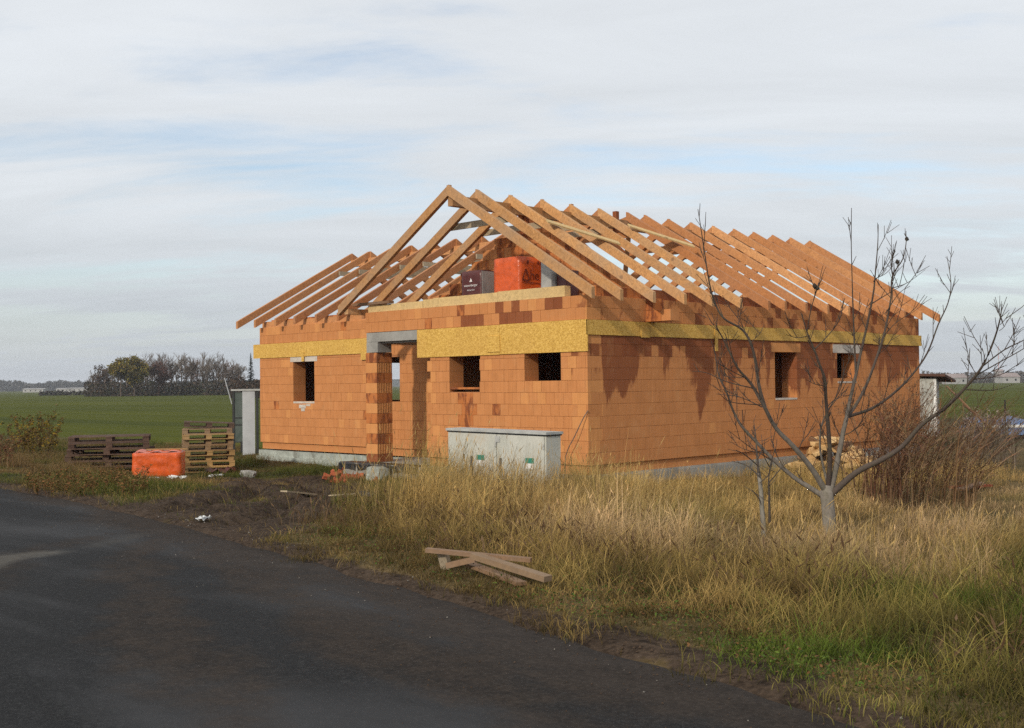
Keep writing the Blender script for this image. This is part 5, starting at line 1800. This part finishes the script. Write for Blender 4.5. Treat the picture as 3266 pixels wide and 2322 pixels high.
o = mb.build('grit', [m_plain('clods', (0.075, 0.052, 0.037), .95, .05, .4, 9), m_plain('pale pebbles', (0.20, 0.185, 0.165), .9, .1, .3, 9)]); tag(o, 'loose grit and mud clods strewn along the road edge', 'grit', kind='stuff')

# ================================================================== far surroundings
ZF = -0.6


def far_pt(px, d, z=ZF):
    p = at_depth(px, 1161, d); return Vector((p[0], p[1], z))


def bare_tree_mesh(seed, H, spreadf, col, leafc=None, nl=0):
    r_ = random.Random(seed); t = CT(); c = CT()
    rt = H * 0.018
    t.tube([(0, 0, -0.2), (r_.uniform(-.2, .2), r_.uniform(-.2, .2), H * .25), (r_.uniform(-.4, .4), r_.uniform(-.4, .4), H * .55)], [rt * 1.3, rt, rt * .6], 5, tuple(x * .8 for x in col))
    def grow_(p, d, L, r, lev):
        q = p + d * L * .5 + Vector((r_.gauss(0, .06), r_.gauss(0, .06), .04)) * L
        e_ = p + d * L + Vector((0, 0, .10 * L))
        k = r_.uniform(.75, 1.25); cc = tuple(x * k for x in col)
        c.tube([p, q, e_], [r, r * .75, r * .5], 3, cc)
        if leafc and lev >= 2:
            for _ in range(nl):
                s_ = r_.uniform(.16, .38); pp = p.lerp(e_, r_.random()) + Vector((r_.gauss(0, .35), r_.gauss(0, .35), r_.gauss(0, .3)))
                a = Vector((r_.gauss(0, 1), r_.gauss(0, 1), r_.gauss(0, 1))).normalized(); b = a.cross(Vector((r_.random(), r_.random(), 1))).normalized()
                lc = r_.choice(leafc); kk = r_.uniform(.6, 1.4)
                c.face([pp - a * s_, pp + b * s_ * .7, pp + a * s_, pp - b * s_ * .7], tuple(x * kk for x in lc))
        if lev >= 4: return
        for _ in range((5, 5, 5, 5)[lev]):
            f = r_.uniform(.35, 1.0)
            nd = (d + Vector((r_.gauss(0, .55), r_.gauss(0, .55), r_.gauss(.22, .3))) * spreadf).normalized()
            grow_(p.lerp(e_, f), nd, L * r_.uniform(.45, .72), max(r * .55, .028), lev + 1)
    for i in range(5):
        z = H * r_.uniform(.18, .5); a = r_.uniform(0, 6.28)
        grow_(Vector((0, 0, z)), Vector((math.cos(a) * .65 * spreadf, math.sin(a) * .65 * spreadf, .9)).normalized(), H * r_.uniform(.22, .32), rt * .55, 1)
    grow_(Vector((0, 0, H * .5)), Vector((0, 0, 1)), H * .28, rt * .6, 1)
    return t, c


def place_tree(name, label, group, px, d, seed, H, spreadf, col, leafc=None, nl=0):
    t, c = bare_tree_mesh(seed, H, spreadf, col, leafc, nl)
    e_ = empty(name, far_pt(px, d)); tag(e_, label, 'tree', group)
    t.build('trunk', MAT['far_tree'], e_); c.build('crown', MAT['far_tree'], e_, False)
    return e_


TB = (0.120, 0.090, 0.070); TG = (0.165, 0.135, 0.112); TR = (0.145, 0.085, 0.064)
YL = [(0.19, 0.155, 0.030), (0.13, 0.122, 0.028), (0.20, 0.135, 0.034)]
grove = [
    (296, 350, 7.0, .9, TB, None, 0, 'low thin bare tree at the left end of the far grove'),
    (330, 352, 8.6, 1.0, TR, [(0.13, 0.085, 0.05)], 1, 'small reddish tree left of the yellow green one in the far grove'),
    (385, 326, 10.6, 1.3, TB, YL, 9, 'rounded yellow green tree in the far grove'),
    (428, 330, 11.2, 1.25, TB, YL, 7, 'second yellow green tree close behind the rounded one'),
    (468, 352, 13.2, 1.0, TG, None, 0, 'tallest bare tree of the far grove'),
    (505, 348, 12.2, .9, TB, None, 0, 'bare tree right beside the tallest one in the far grove'),
    (505, 336, 9.5, 1.0, TR, [(0.10, 0.055, 0.045)], 2, 'lower dark reddish tree before the tall bare ones'),
    (545, 350, 12.0, .95, TB, None, 0, 'bare dark tree in the middle of the far grove'),
    (578, 345, 12.4, .9, TG, None, 0, 'slender bare tree right of the middle of the far grove'),
    (610, 352, 12.2, .85, TB, None, 0, 'bare tree between two slender ones in the far grove'),
    (645, 348, 12.6, .8, TG, None, 0, 'thin pale bare tree in the right half of the far grove'),
    (680, 352, 12.4, .85, TG, None, 0, 'upright bare tree near the right end of the far grove'),
    (716, 346, 11.2, .9, TB, None, 0, 'last tall bare tree of the far grove before the fir'),
    (742, 352, 10.2, .9, TG, None, 0, 'small pale bare tree just left of the fir'),
]
for i, (px, d, H, sp, col, lf, nl, lab) in enumerate(grove):
    place_tree('bare_tree' if not lf else 'autumn_tree', lab, 'trees of the far grove', px, d, 100 + i, H, sp, col, lf, nl)

for i, px in enumerate((312, 352, 404, 448, 486, 526, 562, 594, 628, 662, 698, 730, 760)):
    place_tree('bare_tree', 'one of the thinner bare trees filling the back row of the far grove', 'back row of the far grove', px, 366 + (i * 7) % 13, 300 + i,
               (8.5 if px < 400 else 11.6) - (1.6 if px > 715 else 0) + (i * 5 % 3) * .4, 1.0, (TG, TB, TR)[i % 3])

# fir beside the grove
e_ = empty('fir_tree', far_pt(800, 300)); tag(e_, 'dark fir tree at the left corner of the house far behind', 'tree')
t = CT(); t.tube([(0, 0, 0), (0, 0, 6), (0, 0, 11.3)], [.2, .12, .02], 5, (0.04, 0.03, 0.025)); t.build('trunk', MAT['far_tree'], e_)
c = CT(); r_ = random.Random(77)
for i in range(420):
    z = 1.2 + 10.0 * (i / 420) ** .9; rr = (11.4 - z) * .27 * r_.uniform(.55, 1.1); a = r_.uniform(0, 6.28)
    d_ = Vector((math.cos(a), math.sin(a), -.25)); s_ = d_.cross(Vector((0, 0, 1))).normalized() * .22
    p = Vector((0, 0, z)); k = r_.uniform(.6, 1.5)
    c.face([p, p + d_ * rr * .6 + s_, p + d_ * rr, p + d_ * rr * .6 - s_], (0.026 * k, 0.034 * k, 0.030 * k))
c.build('crown', MAT['far_tree'], e_, False)


def brush(name, label, px0, px1, d, h, n, col, seed, leaf=.35, top=None):
    """a belt of undergrowth that reads as one mass"""
    r_ = random.Random(seed); N_ = n
    px = np.array([r_.uniform(px0, px1) for _ in range(N_)])
    V = np.zeros((N_, 4, 3)); C4 = np.zeros((N_, 4, 3))
    for i in range(N_):
        dd = d + r_.gauss(0, 5); p = far_pt(px[i], dd)
        hh = h * (0.55 + 0.75 * float(fbm(np.array([px[i]]), np.array([seed * 7.0]), (px1 - px0) / 9.0, seed)[0]))
        z = ZF + hh * r_.random() ** 1.2
        q = Vector((p.x, p.y, z)); s_ = leaf * r_.uniform(.5, 1.3)
        a = Vector((r_.gauss(0, 1), r_.gauss(0, 1), r_.gauss(0, 1.2))).normalized(); b = a.cross(Vector((r_.random(), r_.random(), .5))).normalized()
        k = r_.uniform(.6, 1.35)
        for j, v in enumerate((q - a * s_, q + b * s_ * .5, q + a * s_, q - b * s_ * .5)): V[i, j] = v
        C4[i] = np.array(r_.choice(col)) * k
    me = np_mesh(name, V.reshape(-1, 3), np.arange(N_ * 4), 4, MAT['far_tree'], C4.reshape(-1, 3))
    tag(link(name, me), label, 'undergrowth', kind='stuff')


DK = [(0.060, 0.050, 0.036), (0.085, 0.060, 0.042), (0.055, 0.056, 0.032)]
brush('undergrowth', 'dark undergrowth at the foot of the far grove', 268, 860, 346, 4.6, 8000, DK, 5, .45)
brush('undergrowth', 'dense brown bushes behind the fir at the corner of the house', 735, 860, 250, 4.2, 1800, [(0.06, 0.04, 0.03), (0.075, 0.055, 0.04)], 6, .4)
brush('undergrowth', 'brown mass of twigs and saplings between the trunks of the far grove', 300, 770, 350, 8.2, 5200, [(0.085, 0.07, 0.062), (0.10, 0.075, 0.065), (0.07, 0.06, 0.05)], 15, .42)
brush('hedge', 'long dark hedge across the field left of the grove', 125, 300, 420, 1.7, 900, [(0.03, 0.03, 0.028), (0.045, 0.035, 0.032)], 7, .5)
brush('far_wood', 'grey line of bare trees on the right horizon', 2940, 3420, 640, 6.6, 5200, [(0.12, 0.105, 0.095), (0.10, 0.085, 0.075), (0.15, 0.13, 0.12)], 8, .75)
brush('far_wood', 'greyish woods along the left horizon', -200, 300, 1500, 13, 5200, [(0.05, 0.05, 0.042), (0.065, 0.06, 0.05)], 9, 2.2)


def ridge(name, px0, px1, d, z1, seed):
    mb = MB(); n = 80; vs = []
    for i in range(n + 1):
        px = px0 + (px1 - px0) * i / n
        h = z1 * (0.72 + .45 * float(fbm(np.array([px]), np.array([3.0]), 500.0, seed)[0]) + .08 * float(vnoise(np.array([px]), np.array([1.0]), 22.0, seed)[0]))
        a = far_pt(px, d, ZF - 3); b = far_pt(px, d + 25, h); c = far_pt(px, d + 400, h * .9); e = far_pt(px, d + 450, ZF - 3)
        vs += [a, b, c, e]
    fs = [(4 * i + j, 4 * i + 4 + j, 4 * i + 5 + j, 4 * i + 1 + j) for i in range(n) for j in range(3)]
    mb.add(vs, fs)
    tag(mb.build(name, m_plain('wooded hill', (0.046, 0.052, 0.040), .95, .02, .4, .02)), kind='structure')


ridge('hill', -1400, 1500, 2300, 15.0, 3)
ridge('hill', 1300, 5200, 2600, 12.0, 5)


def far_house(px, d, w, dp, h, roof_h, rz, label, cat='building', name='far_building', wall='far_wall', roof='far_roof'):
    p = far_pt(px, d); e_ = empty(name, p, math.radians(44.7 + rz)); tag(e_, label, cat)
    mb = MB(); mb.box(-w / 2, w / 2, 0, dp, 0, h); mb.build('wall', MAT[wall], e_)
    mb = MB(); o_ = .4
    mb.add([(-w / 2 - o_, -o_, h), (w / 2 + o_, -o_, h), (w / 2 + o_, dp + o_, h), (-w / 2 - o_, dp + o_, h), (-w / 2 - o_, dp / 2, h + roof_h), (w / 2 + o_, dp / 2, h + roof_h)],
           [(0, 1, 5, 4), (2, 3, 4, 5), (1, 2, 5), (3, 0, 4), (0, 3, 2, 1)]); mb.build('roof', MAT[roof], e_)
    n = max(2, int(w / 3.5))
    for i in range(n):
        x = -w / 2 + (i + .5) * w / n
        mb = MB(); mb.box(x - .5, x + .5, -.06, -.01, h * .35, h * .7); mb.build('window', MAT['dark_metal'], e_)
    return e_


far_house(105, 900, 16, 10, 2.6, .6, 0, 'white low shed at the left end of the far field', roof='far_wall')
far_house(205, 950, 14, 10, 2.6, .6, 0, 'long pale shed in the middle of the far left horizon', roof='far_wall')
far_house(252, 950, 20, 10, 2.8, .6, 0, 'bright low hall beside the far grove', roof='far_wall')
far_house(3058, 560, 9, 8, 3.0, 2.0, 10, 'pale house under trees on the right horizon')
far_house(3186, 640, 4.0, 5, 6.4, 1.2, -12, 'tall narrow white house on the right horizon')
far_house(3225, 620, 10, 8, 3.2, 2.2, 8, 'low pale house at the right end of the horizon')
# red and white mast
e_ = empty('mast', far_pt(3185, 1500)); tag(e_, 'slim red and white banded mast on the right horizon', 'mast')
for i in range(8):
    mb = MB(); z = i * 5.6; mb.tube([(0, 0, z), (0, 0, z + 5.58)], .55 - .03 * i, 6); mb.build('band', MAT['far_red'] if i % 2 else MAT['far_wall'], e_)

# little shed behind the house at the right
e_ = empty('garden_shed', far_pt(2985, 46), math.radians(44.7 - 24)); tag(e_, 'small old shed with flaking pale walls behind the right end of the house', 'shed')
mb = MB(); mb.box(-3.0, 0, 0, 1.3, 0, 2.35); mb.build('wall', MAT['render'], e_)
mb = MB(); mb.add([(-3.2, -.25, 2.62), (.35, -.25, 2.50), (.65, 1.6, 2.26), (-3.2, 1.6, 2.40), (-3.2, -.25, 2.52), (.35, -.25, 2.40), (.65, 1.6, 2.16), (-3.2, 1.6, 2.30)],
                  [(0, 1, 2, 3), (7, 6, 5, 4), (0, 4, 5, 1), (1, 5, 6, 2), (2, 6, 7, 3), (3, 7, 4, 0)]); mb.build('roof', MAT['tile'], e_)
mb = MB(); mb.box(-.75, -.70, .3, .35, 2.55, 3.5); mb.build('flue', MAT['dark_metal'], e_)
mb = MB(); mb.box(-.10, .0, -.02, -.002, 0, 2.3); mb.build('corner_post', MAT['white_paint'], e_)
for i in range(5):
    mb = MB(); mb.box(.003, .02, .05 + i * .25, .27 + i * .25, .1, 2.2); mb.build('wall_panel', MAT['grey_panel' if i % 2 else 'render'], e_)
# blue sheet over a low trailer
e_ = empty('covered_trailer', far_pt(3215, 44, ZF), math.radians(40)); tag(e_, 'low trailer under a blue tarpaulin with pale rim at the right edge', 'trailer')
mb = MB(); n = 12
vs = [((i / n - .5) * 3.2, (j / 6 - .5) * 1.6, .50 + .28 * math.sin(math.pi * j / 6) * (1 + .3 * math.sin(i * 1.3)) + .03 * math.sin(i * 2.9 + j)) for j in range(7) for i in range(n + 1)]
mb.add(vs, [(j * (n + 1) + i, j * (n + 1) + i + 1, (j + 1) * (n + 1) + i + 1, (j + 1) * (n + 1) + i) for j in range(6) for i in range(n)]); mb.build('tarpaulin', MAT['blue'], e_)
mb = MB(); mb.box(-1.6, 1.6, -.82, .82, .18, .49); mb.build('bed', MAT['blue'], e_)
mb = MB(); mb.box(-1.63, 1.63, -.86, -.825, .46, .56); mb.build('rim', MAT['white_paint'], e_)
for x in (-.8, .8):
    for y in (-.7, .7):
        mb = MB(); mb.tube([(x, y - .06, .2), (x, y + .06, .2)], .2, 12); mb.build('wheel', MAT['dark_metal'], e_)
# leaning poles and a post
for (pa, pb, lab) in (((3020, 1232), (3180, 1388), 'pale pole leaning down from the shed at the right'), ((3072, 1290), (3196, 1392), 'second thinner pole lying beside the leaning one')):
    a, b = at_depth(*pa, 38), at_depth(*pb, 37)
    mb = MB(); mb.tube([Vector(a) - Vector(b), (Vector(a) - Vector(b)) * .5, (0, 0, 0)], .035, 6)
    o = mb.build('pole', MAT['plank']); o.location = b; tag(o, lab, 'pole')
p = far_pt(3203, 40); mb = MB(); mb.tube([(0, 0, 0), (0, 0, 1.55)], .03, 6); o = mb.build('fence_post', MAT['dark_metal']); o.location = p; tag(o, 'dark thin post standing before the blue tarpaulin', 'post')
weed_clump('pruning_heap', 'heap of pale dead flower stalks at the foot of the leaning pole', 'brush heap', [far_pt(R.uniform(3060, 3165), R.uniform(37, 40)) for _ in range(110)], .8, 1.35, (.1, .1),
           [(0.30, 0.25, 0.22), (0.20, 0.15, 0.13), (0.13, 0.09, 0.075)], 61, 6, (3, .03, [(0.42, 0.36, 0.33), (0.25, 0.19, 0.16)]), .008)

# ================================================================== haze
mb = MB(); mb.box(-5200, 4200, -4200, 5600, -6.0, 48.0)
hz = mb.build('haze', [])
hm = bpy.data.materials.new('thin winter haze'); hm.use_nodes = True
hn = hm.node_tree; hn.nodes.remove(hn.nodes['Principled BSDF'])
pv = hn.nodes.new('ShaderNodeVolumePrincipled')
pv.inputs['Color'].default_value = (0.86, 0.91, 1.0, 1)
pv.inputs['Density'].default_value = 0.00018
pv.inputs['Anisotropy'].default_value = 0.0
hn.links.new(pv.outputs[0], hn.nodes['Material Output'].inputs['Volume'])
hz.data.materials.append(hm)
tag(hz, 'thin bluish winter haze over the fields', 'haze', kind='stuff')
